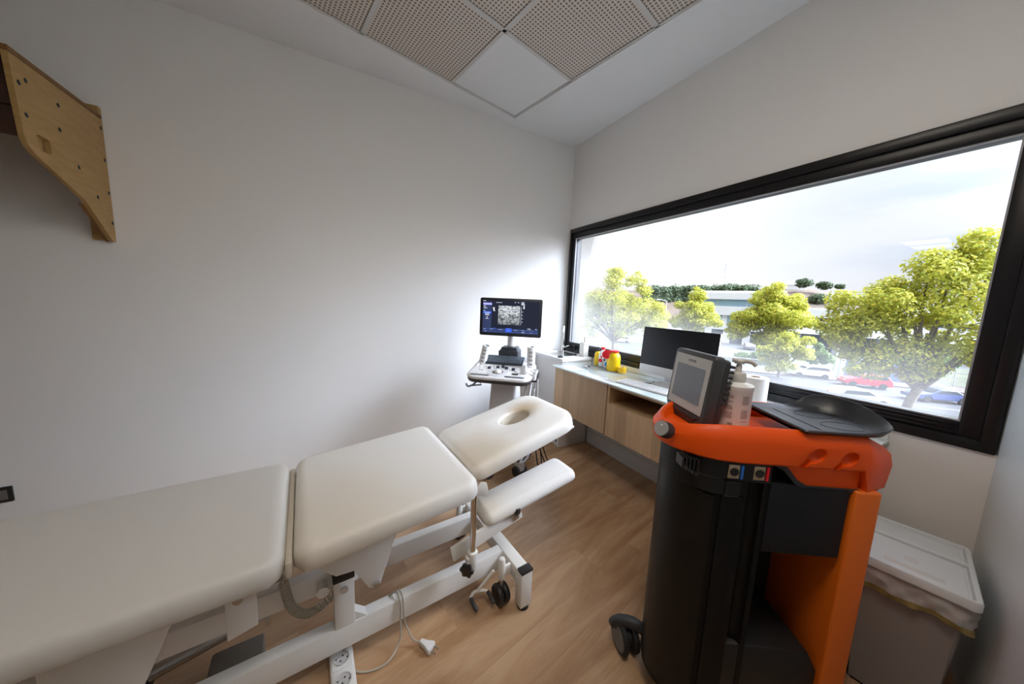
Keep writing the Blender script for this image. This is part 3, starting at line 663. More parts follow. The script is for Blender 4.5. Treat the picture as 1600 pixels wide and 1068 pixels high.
def sink_unit():
    x0, x1, y0, y1 = 1.72, XW-0.016, 2.165, YA-0.014
    t = thing('sink_cabinet', 'narrow white sink cabinet in the corner with a round steel basin', 'sink cabinet', ((x0+x1)/2, (y0+y1)/2, 0), 0, None, off=((x0+x1)/2, (y0+y1)/2, 0))
    bm = B()
    for q in ((x0+0.018, x1, y0, y0+0.016, 0.0, 0.80), (x0+0.018, x1, y1-0.016, y1, 0.0, 0.80), (x1-0.01, x1, y0+0.016, y1-0.016, 0.0, 0.80), (x0+0.018, x1-0.01, y0+0.016, y1-0.016, 0.0, 0.016), (x0+0.018, x1-0.01, y0+0.016, y1-0.016, 0.155, 0.171)): box(bm, *q, 0.001, 1)
    box(bm, x0, x0+0.018, y0, y0+0.016, 0, 0.172, 0.001, 1); box(bm, x0, x0+0.018, y1-0.016, y1, 0, 0.172, 0.001, 1)
    obj('body', bm, M_white, t)
    bm = B(); box(bm, x0, x0+0.017, y0+0.001, y1-0.001, 0.174, 0.797, 0.0015, 1); d = obj('door', bm, M_white, t)
    bm = B(); box(bm, x0-0.0012, x0+0.001, y0+0.035, y0+0.085, 0.732, 0.736, 0.0004, 1); torus(bm, (x0-0.0008, y0+0.06, 0.752), (1, 0, 0), 0.006, 0.0008, 16, 6); obj('door_mark', bm, M_lgrey, d)
    # top with a round opening
    c = (1.885, 2.40); rr = 0.135; o = rrect(x0-0.012, x1, y0-0.008, y1, 0.004, 3, 14); n = len(o)
    def circ(r): return [(c[0]+r*cos(a), c[1]+r*sin(a)) for a in [math.atan2(y-c[1], x-c[0]) for x, y in o]]
    bm = B(); loft(bm, [[(x, y, 0.80) for x, y in circ(rr)], [(x, y, 0.80) for x, y in o], [(x, y, 0.823) for x, y in o], [(x, y, 0.825) for x, y in inset(o, 0.002)], [(x, y, 0.825) for x, y in circ(rr)]], cap=False)
    obj('top', bm, M_white, t)
    bm = B(); lathe(bm, [(0.150, 0.0012), (0.146, 0.004), (0.134, 0.003), (0.128, -0.006), (0.118, -0.07), (0.10, -0.10), (0.03, -0.112), (0.0, -0.112)][::-1], (*c, 0.825), seg=48)
    b = obj('basin', bm, mat('basin_steel', (0.62, 0.61, 0.60), 0.22, metal=1), t)
    bm = B(); lathe(bm, [(0, 0), (0.02, 0), (0.02, 0.005), (0.0, 0.006)], (*c, 0.714)); obj('drain', bm, M_chrome, b)
    bm = B(); lathe(bm, [(0.0, 0.0), (0.024, 0.001), (0.026, 0.01), (0.015, 0.016), (0, 0.017)], (1.745, 2.235, 0.825)); obj('plug', bm, M_black, t, 'black rubber basin plug')
    bm = B(); lathe(bm, [(0.026, 0), (0.026, 0.006), (0.018, 0.012), (0.016, 0.05), (0.012, 0.06)], (2.005, 2.535, 0.825)); 
    tube(bm, spline([(2.005, 2.535, 0.88), (2.005, 2.535, 0.98), (2.0, 2.53, 1.05), (1.985, 2.51, 1.085), (1.955, 2.475, 1.085), (1.935, 2.455, 1.05), (1.932, 2.45, 1.03)], 8), 0.010)
    f = obj('faucet', bm, M_chrome, t); bm = B(); tube(bm, [(2.017, 2.52, 0.865), (2.03, 2.49, 0.885), (2.035, 2.47, 0.89)], 0.005); obj('lever', bm, M_chrome, f)
    # cable tangle in the low niche
    for k in range(2):
        bm = B(); pts = [(1.80+0.05*cos(a*1.7+k)+0.02*k, 2.265+0.19*k+0.06*sin(a+k), 0.022+0.02*(0.5+0.5*sin(a*2.3+k))) for a in [i*0.42 for i in range(26)]]
        tag(obj('cable_coil', tube(bm, spline(pts, 4), 0.0045, 6) and bm, M_bcable), ('black cable coil lying in the open bottom of the sink cabinet', 'second black cable coil tangled behind the first in the sink cabinet niche')[k], 'cable')
    # soap dispenser on the top
    t = thing('soap_dispenser', 'square off-white soap dispenser standing on the sink cabinet beside the window', 'soap dispenser', (2.0, 2.215, 0.8255))
    bm = B(); box(bm, -0.03, 0.03, -0.03, 0.03, 0, 0.135, 0.005, 3); obj('body', bm, mat('ceramic', (0.70, 0.685, 0.65), 0.35), t)
    bm = B(); lathe(bm, [(0.011, 0.134), (0.011, 0.15), (0.005, 0.152), (0.005, 0.175)]); tube(bm, [(0.004, 0, 0.175), (-0.03, 0, 0.178), (-0.036, 0, 0.172)], 0.005, 8); lathe(bm, [(0.010, 0.172), (0.010, 0.184), (0.0, 0.186)]); obj('pump', bm, M_chrome, t)

def worktop_things():
    z = WT+0.0006
    # yellow bottle, black cap
    t = thing('bottle', 'slim yellow bottle with a black cap at the window end of the row', 'bottle', (1.995, 2.025, z))
    bm = B(); lathe(bm, [(0.0, 0), (0.025, 0), (0.028, 0.004), (0.028, 0.09), (0.024, 0.108), (0.011, 0.118), (0.011, 0.122), (0, 0.122)]); obj('body', bm, M_yellow, t)
    bm = B(); lathe(bm, [(0, 0.121), (0.012, 0.121), (0.012, 0.135), (0.007, 0.138), (0.006, 0.158), (0, 0.158)]); obj('cap', bm, M_black, t)
    # white bottle, red cap, red roundels
    t = thing('bottle', 'white bottle with a red cap and red spots on its label', 'bottle', (1.985, 1.955, z))
    bm = B(); lathe(bm, [(0, 0), (0.032, 0), (0.035, 0.005), (0.035, 0.095), (0.028, 0.125), (0.014, 0.14), (0.014, 0.146), (0, 0.146)]); bo = obj('body', bm, M_wplast, t)
    bm = B(); lathe(bm, [(0, 0.145), (0.018, 0.145), (0.018, 0.162), (0.015, 0.166), (0, 0.166)]); obj('cap', bm, M_red, t)
    bm = B(); 
    for dy, zz, r in ((0.004, 0.055, 0.017), (0.016, 0.086, 0.008)): 
        a = pi+R(12)+dy*14; d = Vector((cos(a), sin(a), 0)); lathe(bm, [(0, 0), (r, 0), (r, 0.0012), (0, 0.0016)], d*0.0345+Vector((0, 0, zz)), d, 20)
    obj('label_spot', bm, M_red, t)
    bm = B(); d = Vector((cos(pi-R(12)), sin(pi-R(12)), 0)); lathe(bm, [(0, 0), (0.007, 0), (0.007, 0.0012), (0, 0.0014)], d*0.0345+Vector((0, 0, 0.055)), d, 14); obj('label_mark', bm, mat('print_navy', (0.03, 0.04, 0.12), 0.5), t)
    # small white bottle with blue square
    t = thing('bottle', 'small white bottle with a blue square and dark spot on its label', 'bottle', (1.975, 1.885, z))
    bm = B(); lathe(bm, [(0, 0), (0.028, 0), (0.031, 0.004), (0.031, 0.085), (0.022, 0.102), (0.012, 0.108), (0, 0.108)]); obj('body', bm, M_wplast, t)
    bm = B(); lathe(bm, [(0, 0.107), (0.014, 0.107), (0.014, 0.124), (0, 0.125)]); obj('cap', bm, mat('cap_grey', (0.45, 0.45, 0.46), 0.5), t)
    bm = B(); box(bm, -0.0325, -0.029, -0.018, 0.003, 0.02, 0.052, 0.0008, 1); obj('label_square', bm, mat('print_blue', (0.02, 0.28, 0.62), 0.5), t)
    bm = B(); lathe(bm, [(0, 0), (0.010, 0), (0.010, 0.001), (0, 0.0012)], (-0.0308, 0.008, 0.068), (-1, 0, 0), 14); obj('label_spot', bm, mat('print_dark', (0.03, 0.04, 0.07), 0.5), t)
    # yellow sharps container
    t = thing('sharps_container', 'round yellow sharps container with a red lid flap hanging open', 'sharps container', (1.945, 1.795, z))
    pr = [(0, 0), (0.046, 0), (0.051, 0.005)]
    for k in range(4): pr += [(0.052, 0.012+k*0.024), (0.0535, 0.02+k*0.024), (0.052, 0.028+k*0.024)]
    pr += [(0.052, 0.112), (0.046, 0.132), (0.034, 0.142), (0.034, 0.156), (0.0, 0.156)]
    bm = B(); lathe(bm, pr, seg=36); obj('body', bm, M_yellow, t)
    bm = B(); lathe(bm, [(0.036, 0.150), (0.037, 0.152), (0.037, 0.161), (0.033, 0.163), (0.0, 0.1635)]); obj('lid', bm, M_red, t)
    bm = B(); lathe(bm, [(0, 0), (0.034, 0), (0.036, 0.002), (0.036, 0.007), (0.033, 0.009), (0, 0.009)], (-0.050, 0.030, 0.128), (-0.82, -0.45, 0.32), 28); obj('lid_flap', bm, M_red, t)
    bm = B(); tube(bm, [(-0.045, 0.022, 0.145), (-0.038, 0.014, 0.157), (-0.03, 0.008, 0.158)], 0.004); obj('lid_hinge', bm, M_red, t)
    t = thing('tape_roll', 'small roll of bright yellow tape beside the sharps container', 'tape', (1.945, 1.703, z))
    bm = B(); lathe(bm, [(0.018, 0), (0.031, 0), (0.032, 0.002), (0.032, 0.043), (0.031, 0.045), (0.018, 0.045), (0.018, 0.0)], seg=32); obj('tape', bm, M_tape, t)
    bm = B(); lathe(bm, [(0.0155, 0.001), (0.018, 0.001), (0.018, 0.044), (0.0155, 0.044), (0.0155, 0.001)]); obj('core', bm, mat('cardboard', (0.45, 0.33, 0.2), 0.7), t)
    # metal callipers
    t = thing('callipers', 'small silver metal callipers lying on the glass worktop', 'callipers', (1.845, 2.0, z), R(52))
    bm = B(); box(bm, -0.11, 0.11, -0.007, 0.007, 0.001, 0.006, 0.001, 1); obj('beam', bm, M_chrome, t)
    bm = B(); prism(bm, [(-0.085, -0.01), (-0.03, -0.01), (-0.03, 0.012), (-0.065, 0.028), (-0.072, 0.028), (-0.085, 0.012)], 0, 0.009, 'z', 0.001); obj('slide', bm, M_steel, t)
    bm = B(); tube(bm, [(0.075, -0.005, 0.008), (0.12, -0.008, 0.008)], 0.005); obj('depth_rod', bm, M_steel, t)
    bm = B(); lathe(bm, [(0, 0), (0.008, 0), (0.008, 0.012), (0, 0.012)], (-0.04, -0.016, 0.0)); obj('thumb_wheel', bm, M_dark, t)
    bm = B(); box(bm, -0.09, 0.09, -0.06, 0.06, 0, 0.0012); o = tag(obj('paper_sheet', bm, mat('paper', (0.85, 0.85, 0.84), 0.7)), 'sheet of white paper at the front edge of the glass worktop', 'paper'); o.location = (1.68, 1.98, z); o.rotation_euler = (0, 0, R(80))
    # computer, keyboard
    t = thing('desktop_computer', 'all-in-one desktop computer with a switched-off black screen on the worktop', 'computer', (1.975, 1.295, z), R(2))
    Mt = Matrix.Translation((0, 0, 0.045)) @ Matrix.Rotation(R(4), 4, 'Y')
    bm = B(); tb = bmesh.new(); box(tb, -0.006, 0.012, -0.262, 0.262, 0.0, 0.335, 0.003); merge(bm, tb, Mt); h = obj('housing', bm, mat('aluminium', (0.74, 0.74, 0.76), 0.35, metal=0.3), t)
    bm = B(); tb = bmesh.new(); box(tb, -0.0085, -0.005, -0.262, 0.262, 0.062, 0.335, 0.0015); merge(bm, tb, Mt); obj('screen', bm, mat('dead_screen', (0.006, 0.008, 0.014), 0.35, spec=0.4), h)
    bm = B(); prism(bm, [(-0.10, 0.0), (0.075, 0.0), (0.075, 0.005), (0.02, 0.13), (0.012, 0.13), (0.06, 0.006), (-0.10, 0.006)], -0.09, 0.09, 'y', 0.001); obj('stand', bm, mat('aluminium', (0.74, 0.74, 0.76), 0.35), t)
    bm = B(); tube(bm, spline([(1.93, 1.40, z+0.004), (1.87, 1.38, z+0.004), (1.80, 1.42, z+0.004), (1.83, 1.30, z+0.004), (1.86, 1.18, z+0.004)], 8), 0.0035, 6); tag(obj('keyboard_cable', bm, M_bcable), 'thin dark cable looping on the worktop in front of the computer', 'cable')
    t = thing('keyboard', 'long white computer keyboard on the glass worktop in front of the computer', 'keyboard', (1.745, 1.30, z), R(22)*0+R(0))
    t.rotation_euler = (0, 0, R(6))
    bm = B(); prism(bm, [(-0.065, 0.002), (0.065, 0.002), (0.065, 0.014), (-0.065, 0.006)], -0.21, 0.21, 'y', 0.002); kb = obj('base', bm, mat('aluminium', (0.74, 0.74, 0.76), 0.35), t)
    bm = B()
    for r_ in range(5):
        for q in range(21):
            x = 0.048-r_*0.0235; y = 0.197-q*0.0195; zz = 0.0128-r_*0.00145
            box(bm, x-0.0098, x+0.0098, y-0.0082, y+0.0082, zz-0.001, zz+0.0035)
    obj('keys', bm, M_wplast, kb, smooth=0)
    t = thing('paper_roll', 'large white paper roll standing on the worktop behind the pump bottle', 'paper roll', (1.84, 0.765, z))
    bm = B(); lathe(bm, [(0.024, 0.0), (0.056, 0.0), (0.058, 0.002), (0.058, 0.193), (0.056, 0.195), (0.024, 0.195), (0.024, 0.0)], seg=40); obj('paper', bm, mat('paper', (0.85, 0.85, 0.84), 0.7), t)
    bm = B(); lathe(bm, [(0.021, 0.0), (0.0239, 0.0), (0.0239, 0.194), (0.021, 0.194), (0.021, 0.0)]); obj('core', bm, mat('cardboard', (0.45, 0.33, 0.2), 0.7), t)
cupboards(); sink_unit(); worktop_things()

# ------------------------------------------------------------------ ultrasound machine
def ultrasound():
    t = thing('ultrasound_machine', 'white ultrasound trolley with a lit black monitor in the corner', 'ultrasound machine', (1.12, 2.10, 0), R(-40))
    # base, castors
    bm = B(); slab(bm, rrect(-0.115, 0.115, -0.11, 0.16, 0.04), [(0.02, 0.085), (0.0, 0.095), (0.0, 0.14), (0.01, 0.165)])
    wc = ((0.16, -0.125), (-0.075, -0.20), (0.15, 0.19), (-0.16, 0.16))
    for x, y in wc: tube(bm, [(x*0.3, y*0.3+0.01, 0.115), (x*0.92, y*0.92, 0.105)], [0.035, 0.026], 10)
    obj('base', bm, M_cplast, t)
    for x, y in wc:
        d = Vector((x, y, 0)).normalized(); Mw = Matrix.Translation((x, y, 0)) @ Matrix.Rotation(math.atan2(d.y, d.x), 4, 'Z')
        tb = bmesh.new(); slab(tb, rrect(-0.07, 0.045, -0.028, 0.028, 0.02), [(0.006, 0.122), (0.0, 0.126), (0.0, 0.145), (0.006, 0.152)]); bm = B(); merge(bm, tb, Mw); cs = obj('castor_pad', bm, M_dark, t)
        tb = bmesh.new(); box(tb, -0.035, 0.035, -0.024, 0.024, 0.055, 0.122, 0.01, 3); bm = B(); merge(bm, tb, Mw); obj('fork', bm, M_cplast, cs)
        bm = B(); tb = bmesh.new()
        for e in (-0.033, 0.033): lathe(tb, [(0.0, -0.010), (0.040, -0.010), (0.045, -0.004), (0.045, 0.004), (0.040, 0.010), (0.0, 0.010)], (0.0, e, 0.0455), (0, 1, 0))
        cyl(tb, (0, -0.035, 0.0455), (0, 0.035, 0.0455), 0.012); merge(bm, tb, Mw); obj('wheel', bm, M_dark, cs)
    bm = B(); slab(bm, rrect(-0.105, 0.105, -0.10, 0.14, 0.03), [(0.0, 0.16), (0.0, 0.5), (0.012, 0.72), (0.02, 0.745)]); obj('column', bm, M_cplast, t)
    bm = B(); slab(bm, rrect(-0.125, 0.125, -0.04, 0.17, 0.03), [(0.0, 0.16), (0.0, 0.42), (0.03, 0.47)]); obj('side_cover', bm, mat('slate_plastic', (0.16, 0.18, 0.21), 0.45), t)
    # console: dark under-rim and pale deck, tilted to the user
    Mc = Matrix.Translation((0, -0.30, 0.772)) @ Matrix.Rotation(R(9), 4, 'X')
    oc = rrect(-0.228, 0.230, 0.0, 0.36, [0.05, 0.05, 0.075, 0.075], 8)
    bm = B(); slab(bm, oc, [(0.02, -0.035), (0.004, -0.028), (0.0, -0.018), (0.0, -0.004)], Mc); obj('console_tray', bm, mat('console_underside', (0.06, 0.055, 0.06), 0.45), t)
    bm = B(); slab(bm, oc, [(0.0, -0.003), (-0.004, 0.004), (0.0, 0.014), (0.012, 0.02), (0.02, 0.02)], Mc); deck = obj('control_panel', bm, mat('panel_white', (0.78, 0.77, 0.77), 0.4), t)
    def on(name, fn, m, parent=deck):
        bm = B(); tb = bmesh.new(); fn(tb); merge(bm, tb, Mc); return obj(name, bm, m, parent)
    for x0 in (-0.20, 0.045): on('grip_slot', lambda b: slab(b, rrect(x0, x0+0.145, 0.022, 0.052, 0.014), [(0, 0.018), (0, 0.0215), (0.002, 0.022)]), M_grey)
    for x0 in (-0.192, 0.053): on('slot_shadow_gap', lambda b: slab(b, rrect(x0, x0+0.128, 0.022, 0.033, 0.005), [(0, 0.02), (0, 0.0228)]), M_black)
    on('trackball_ring', lambda b: lathe(b, [(0.038, 0.018), (0.075, 0.018), (0.074, 0.0225), (0.04, 0.0235), (0.038, 0.018)], (-0.015, 0.10, 0), seg=36), M_lgrey)
    on('trackball', lambda b: lathe(b, [(0.0, 0.005)]+[(0.031*cos(R(a)), 0.018+0.023*sin(R(a))) for a in range(-20, 91, 10)], (-0.015, 0.10, 0)), M_wplast)
    on('trackball_bezel', lambda b: torus(b, (-0.015, 0.10, 0.021), (0, 0, 1), 0.035, 0.004), M_dark)
    for x, y in ((-0.095, 0.165), (-0.035, 0.185), (0.0, 0.205), (0.03, 0.18), (0.085, 0.165)): on('rotary_knob', lambda b: lathe(b, [(0, 0.019), (0.013, 0.019), (0.012, 0.034), (0.0, 0.036)], (x, y, 0), seg=18), mat('navy_knob', (0.02, 0.025, 0.05), 0.4))
    for x, y in ((-0.165, 0.18), (-0.155, 0.13), (-0.13, 0.125), (-0.17, 0.21), (0.11, 0.14), (0.13, 0.125), (0.14, 0.15), (0.05, 0.20), (0.11, 0.195), (-0.065, 0.215), (-0.12, 0.205)): on('button', lambda b: lathe(b, [(0, 0.019), (0.011, 0.019), (0.010, 0.026), (0.0, 0.027)], (x, y, 0), seg=16), M_wplast)
    for x, y in ((-0.17, 0.08), (-0.15, 0.075), (-0.13, 0.07), (-0.11, 0.07)): on('indicator', lambda b: lathe(b, [(0, 0.019), (0.003, 0.019), (0.003, 0.0215), (0.0, 0.0215)], (x, y, 0), seg=10), M_grey)
    on('rocker', lambda b: box(b, 0.09, 0.135, 0.075, 0.095, 0.019, 0.026, 0.006, 3), M_dark)
    on('slider_bank', lambda b: [box(b, -0.205+i*0.0, -0.19, 0.17, 0.25, 0.019, 0.03, 0.005)for i in range(1)], M_wplast)
    # keyboard leaf at the back
    Mk = Mc @ Matrix.Translation((-0.015, 0.25, 0.024)) @ Matrix.Rotation(R(8), 4, 'X')
    bm = B(); tb = bmesh.new(); box(tb, -0.15, 0.15, 0.0, 0.13, 0.0, 0.012, 0.003); merge(bm, tb, Mk); k = obj('keyboard', bm, mat('keyboard_slate', (0.03, 0.045, 0.065), 0.45), t)
    bm = B(); tb = bmesh.new()
    for r_ in range(5):
        for q in range(13): box(tb, -0.141+q*0.0218, -0.124+q*0.0218, 0.008+r_*0.0235, 0.027+r_*0.0235, 0.0115, 0.0155)
    merge(bm, tb, Mk); obj('keys', bm, mat('key_grey', (0.085, 0.105, 0.13), 0.5), k, smooth=0)
    # probe holders: slotted cups either side; probe at the right
    def cup(name, x, y, tiltx, h, r):
        Mh = Mc @ Matrix.Translation((x, y, 0.018)) @ Matrix.Rotation(R(tiltx), 4, 'Y')
        bm = B(); tb = bmesh.new(); lathe(tb, [(r*0.86, 0.0), (r, 0.004), (r*1.02, h-0.006), (r*0.95, h), (r*0.72, h), (r*0.66, 0.02), (0.0, 0.02)], seg=24); merge(bm, tb, Mh); c = obj(name, bm, M_wplast, t)
        bm = B(); tb = bmesh.new()
        for q in range(4): box(tb, -r*0.45, r*0.45, -r*1.025, -r*0.9, 0.02+q*h*0.2, 0.02+q*h*0.2+h*0.1, 0.002)
        merge(bm, tb, Mh); obj('slot', bm, mat('holder_grey', (0.42, 0.40, 0.39), 0.5), c)
    cup('probe_holder', -0.178, 0.265, 14, 0.15, 0.029); cup('probe_holder', 0.198, 0.27, 0, 0.155, 0.03)
    for x, y in ((0.235, 0.19), (0.235, 0.12)): on('probe_cup', lambda b: lathe(b, [(0.022, -0.02), (0.026, 0.016), (0.026, 0.026), (0.022, 0.026), (0.019, 0.0), (0.0, 0.0)], (x, y, 0)), M_wplast)
    on('handset', lambda b: tube(b, spline([(0.165, 0.225, 0.03), (0.172, 0.19, 0.038), (0.178, 0.15, 0.038), (0.185, 0.10, 0.034)], 4), [0.009, 0.012, 0.012, 0.012, 0.011, 0.011, 0.011, 0.011, 0.012, 0.012, 0.013, 0.013, 0.012]), M_wplast)
    bm = B(); tube(bm, spline([(-0.15, -0.25, 0.75), (-0.17, -0.275, 0.725), (-0.20, -0.30, 0.715), (-0.215, -0.305, 0.735)], 5), 0.007); tube(bm, [(-0.15, -0.24, 0.75), (-0.12, -0.25, 0.72), (-0.19, -0.285, 0.716)], 0.006); obj('hook', bm, mat('slate_plastic', (0.16, 0.18, 0.21), 0.45), t)
    bm = B(); slab(bm, rrect(0.215, 0.262, -0.16, -0.03, 0.015), [(0.006, 0.745), (0.0, 0.755), (0.0, 0.80), (0.006, 0.805)]); obj('side_port', bm, M_dark, t)
    # neck, monitor
    bm = B(); box(bm, -0.08, 0.08, 0.06, 0.22, 0.835, 0.925, 0.012, 3); prism(bm, [(-0.08, 0.90), (0.08, 0.90), (0.06, 0.95), (-0.06, 0.95)], 0.08, 0.21, 'y', 0.008); obj('neck_base', bm, mat('slate_dark', (0.035, 0.04, 0.05), 0.4), t)
    bm = B(); lathe(bm, [(0.036, 0.93), (0.034, 0.94), (0.032, 1.06), (0.030, 1.14)], (0, 0.175, 0)); obj('monitor_post', bm, M_wplast, t)
    Mm = Matrix.Translation((0.0, 0.10, 1.184)) @ Matrix.Rotation(R(1), 4, 'Z') @ Matrix.Rotation(R(-2), 4, 'X')
    def mon(name, fn, m, parent=None):
        bm = B(); tb = bmesh.new(); fn(tb); merge(bm, tb, Mm); return obj(name, bm, m, parent or t)
    def mrect(b, x0, x1, z0, z1, y0, y1, r=0.002):
        o = rrect(x0, x1, z0, z1, r, 4); prism(b, o, y0, y1, 'y')
    mo = mon('monitor', lambda b: prism(b, rrect(-0.247, 0.247, -0.149, 0.149, 0.014, 6), -0.006, 0.022, 'y', 0.004, 2), mat('monitor_bezel', (0.02, 0.021, 0.026), 0.35))
    mon('rear_shell', lambda b: prism(b, rrect(-0.17, 0.17, -0.10, 0.10, 0.03, 6), 0.02, 0.05, 'y', 0.012, 3), M_wplast, mo)
    # lit picture
    sm = mat('screen_ui', (0.012, 0.016, 0.032), 0.3, emit=0.7)
    mon('screen', lambda b: mrect(b, -0.228, 0.228, -0.128, 0.130, -0.0075, -0.005), sm, mo)
    e = lambda n, c, k: mat(n, c, 0.4, emit=k)
    im = bpy.data.materials.new('scan_picture'); im.use_nodes = True; nt = im.node_tree; p = principled(im)
    tc = N(nt, 'ShaderNodeTexCoord'); mp = N(nt, 'ShaderNodeMapping'); mp.inputs['Scale'].default_value = (60, 60, 115); nt.links.new(tc.outputs['Object'], mp.inputs[0])
    no = N(nt, 'ShaderNodeTexNoise'); no.inputs['Scale'].default_value = 1.0; no.inputs['Detail'].default_value = 6; no.inputs['Roughness'].default_value = 0.6; nt.links.new(mp.outputs[0], no.inputs['Vector'])
    sp = N(nt, 'ShaderNodeSeparateXYZ'); nt.links.new(tc.outputs['Object'], sp.inputs[0])
    f = mapr(nt, no.outputs[0], 0.36, 0.66, 0.05, 0.85)
    bright = mapr(nt, sp.outputs[2], 1.11, 1.26, 0.5, 1.15)
    cc = N(nt, 'ShaderNodeCombineXYZ'); g = mathn(nt, 'MULTIPLY', f, bright)
    for i, k in enumerate((0.80, 0.86, 0.92)): nt.links.new(mathn(nt, 'MULTIPLY', g, k), cc.inputs[i])
    p.inputs['Base Color'].default_value = (0.02, 0.02, 0.02, 1); nt.links.new(cc.outputs[0], p.inputs['Emission Color']); p.inputs['Emission Strength'].default_value = 1.0
    mon('scan_image', lambda b: mrect(b, -0.098, 0.075, -0.058, 0.090, -0.0085, -0.007), im, mo)
    mon('menu_strip', lambda b: mrect(b, -0.222, -0.152, -0.09, 0.118, -0.0082, -0.007), e('ui_navy', (0.022, 0.032, 0.085), 1.0), mo)
    mon('menu_heading', lambda b: mrect(b, -0.222, -0.152, 0.093, 0.108, -0.0088, -0.008), e('ui_lilac', (0.36, 0.36, 0.80), 1.0), mo)
    mon('menu_choice', lambda b: mrect(b, -0.222, -0.152, 0.026, 0.040, -0.0088, -0.008), e('ui_blue', (0.03, 0.10, 0.62), 1.0), mo)
    def lines(b, L):
        for x0, x1, zz, h in L: mrect(b, x0, x1, zz, zz+h, -0.0092, -0.0075, 0.0006)
    mon('menu_text', lambda b: lines(b, [(-0.218, -0.20, 0.08, .004), (-0.218, -0.19, 0.066, .004), (-0.218, -0.205, 0.045, .004), (-0.208, -0.165, 0.031, .003), (-0.205, -0.17, 0.018, .004), (-0.203, -0.172, 0.01, .003), (-0.192, -0.183, -0.008, .006), (-0.2, -0.175, -0.018, .003), (-0.143, -0.128, 0.068, .006), (-0.14, -0.13, 0.056, .01), (-0.138, -0.124, 0.046, .006)]), e('ui_white', (0.7, 0.74, 0.8), 1.0), mo)
    mon('status_bar', lambda b: lines(b, [(-0.222, 0.222, -0.104, .013), (-0.222, 0.222, -0.122, .013)]), e('ui_bar', (0.03, 0.05, 0.15), 1.0), mo)
    mon('status_keys', lambda b: lines(b, [(-0.14, -0.12, -0.093, .005), (-0.035, 0.015, -0.115, .028)]), e('ui_blue', (0.03, 0.10, 0.62), 1.0), mo)
    mon('status_text', lambda b: lines(b, [(-0.215, -0.195, -0.1, .003), (-0.16, -0.14, -0.1, .003), (-0.09, -0.06, -0.1, .003), (-0.02, 0.0, -0.09, .003), (-0.012, -0.004, -0.107, .004), (0.035, 0.06, -0.1, .003), (0.095, 0.115, -0.1, .003), (0.14, 0.18, -0.095, .004), (0.14, 0.165, -0.085, .004), (0.155, 0.18, -0.115, .003), (-0.205, -0.19, -0.118, .003), (0.095, 0.12, -0.115, .004), (0.2, 0.215, -0.085, .003), (-0.118, -0.07, 0.112, .003), (-0.222, -0.20, 0.122, .004), (0.03, 0.04, 0.116, .004), (0.055, 0.065, 0.116, .004), (0.083, 0.106, 0.113, .008), (0.083, 0.11, 0.1, .008), (0.1, 0.11, 0.07, .025), (0.092, 0.1, 0.045, .004), (0.092, 0.098, 0.018, .004), (0.092, 0.1, -0.008, .004), (0.092, 0.098, -0.034, .004), (0.084, 0.086, -0.055, .14)]), e('ui_text', (0.55, 0.6, 0.68), 1.0), mo)
    # probe leads: pale curly loops by the column, dark ones to the floor
    for k, pts in enumerate(([(0.19, -0.03, 0.76), (0.17, -0.14, 0.62), (0.14, -0.13, 0.50), (0.17, -0.02, 0.48), (0.22, 0.02, 0.6), (0.235, -0.02, 0.74)], [(0.21, -0.05, 0.76), (0.21, -0.17, 0.60), (0.19, -0.18, 0.42), (0.22, -0.08, 0.36), (0.25, 0.0, 0.52), (0.25, -0.02, 0.73)], [(0.22, 0.02, 0.70), (0.24, -0.08, 0.4), (0.23, -0.20, 0.22), (0.18, -0.24, 0.17), (0.20, -0.18, 0.24), (0.22, -0.05, 0.42)])):
        bm = B(); tube(bm, spline(pts, 10), 0.0085, 8); obj('probe_lead', bm, mat('pale_lead', (0.68, 0.68, 0.68), 0.4), t)
    bm = B(); tube(bm, spline([(0.16, 0.05, 0.40), (0.24, 0.06, 0.2), (0.29, 0.0, 0.03), (0.33, 0.08, 0.01), (0.38, -0.02, 0.01), (0.33, -0.06, 0.02), (0.30, 0.06, 0.10), (0.25, 0.1, 0.35)], 10), 0.005, 8); obj('mains_cable', bm, M_bcable, t)
    bm = B(); tube(bm, spline([(0.2, 0.12, 0.5), (0.3, 0.14, 0.15), (0.36, 0.12, 0.02), (0.42, 0.10, 0.012), (0.36, 0.03, 0.015), (0.27, 0.05, 0.2)], 10), 0.0045, 8); obj('mains_cable', bm, M_bcable, t)
ultrasound()

# ------------------------------------------------------------------ orange therapy machine
def solid_cut(bm, cutters):
    def tmp(b, n):
        me = bpy.data.meshes.new(n); bmesh.ops.recalc_face_normals(b, faces=b.faces); b.to_mesh(me); b.free(); o = bpy.data.objects.new(n, me); COL.objects.link(o); return o
    o = tmp(bm, 'work'); cs = [tmp(c, 'cut') for c in cutters]
    for c in cs:
        md = o.modifiers.new('b', 'BOOLEAN'); md.operation = 'DIFFERENCE'; md.solver = 'EXACT'; md.object = c
    dg = bpy.context.evaluated_depsgraph_get(); me = bpy.data.meshes.new_from_object(o.evaluated_get(dg)); out = bmesh.new(); out.from_mesh(me)
    for x in [o]+cs: me2 = x.data; bpy.data.objects.remove(x); bpy.data.meshes.remove(me2)
    bpy.data.meshes.remove(me); return out
def ellipsoid(c, rx, ry, rz, M=None):
    b = bmesh.new(); bmesh.ops.create_uvsphere(b, u_segments=24, v_segments=14, radius=1)
    bmesh.ops.scale(b, vec=(rx, ry, rz), verts=b.verts)
    if M is not None: bmesh.ops.transform(b, matrix=M, verts=b.verts)
    bmesh.ops.translate(b, vec=c, verts=b.verts); return b

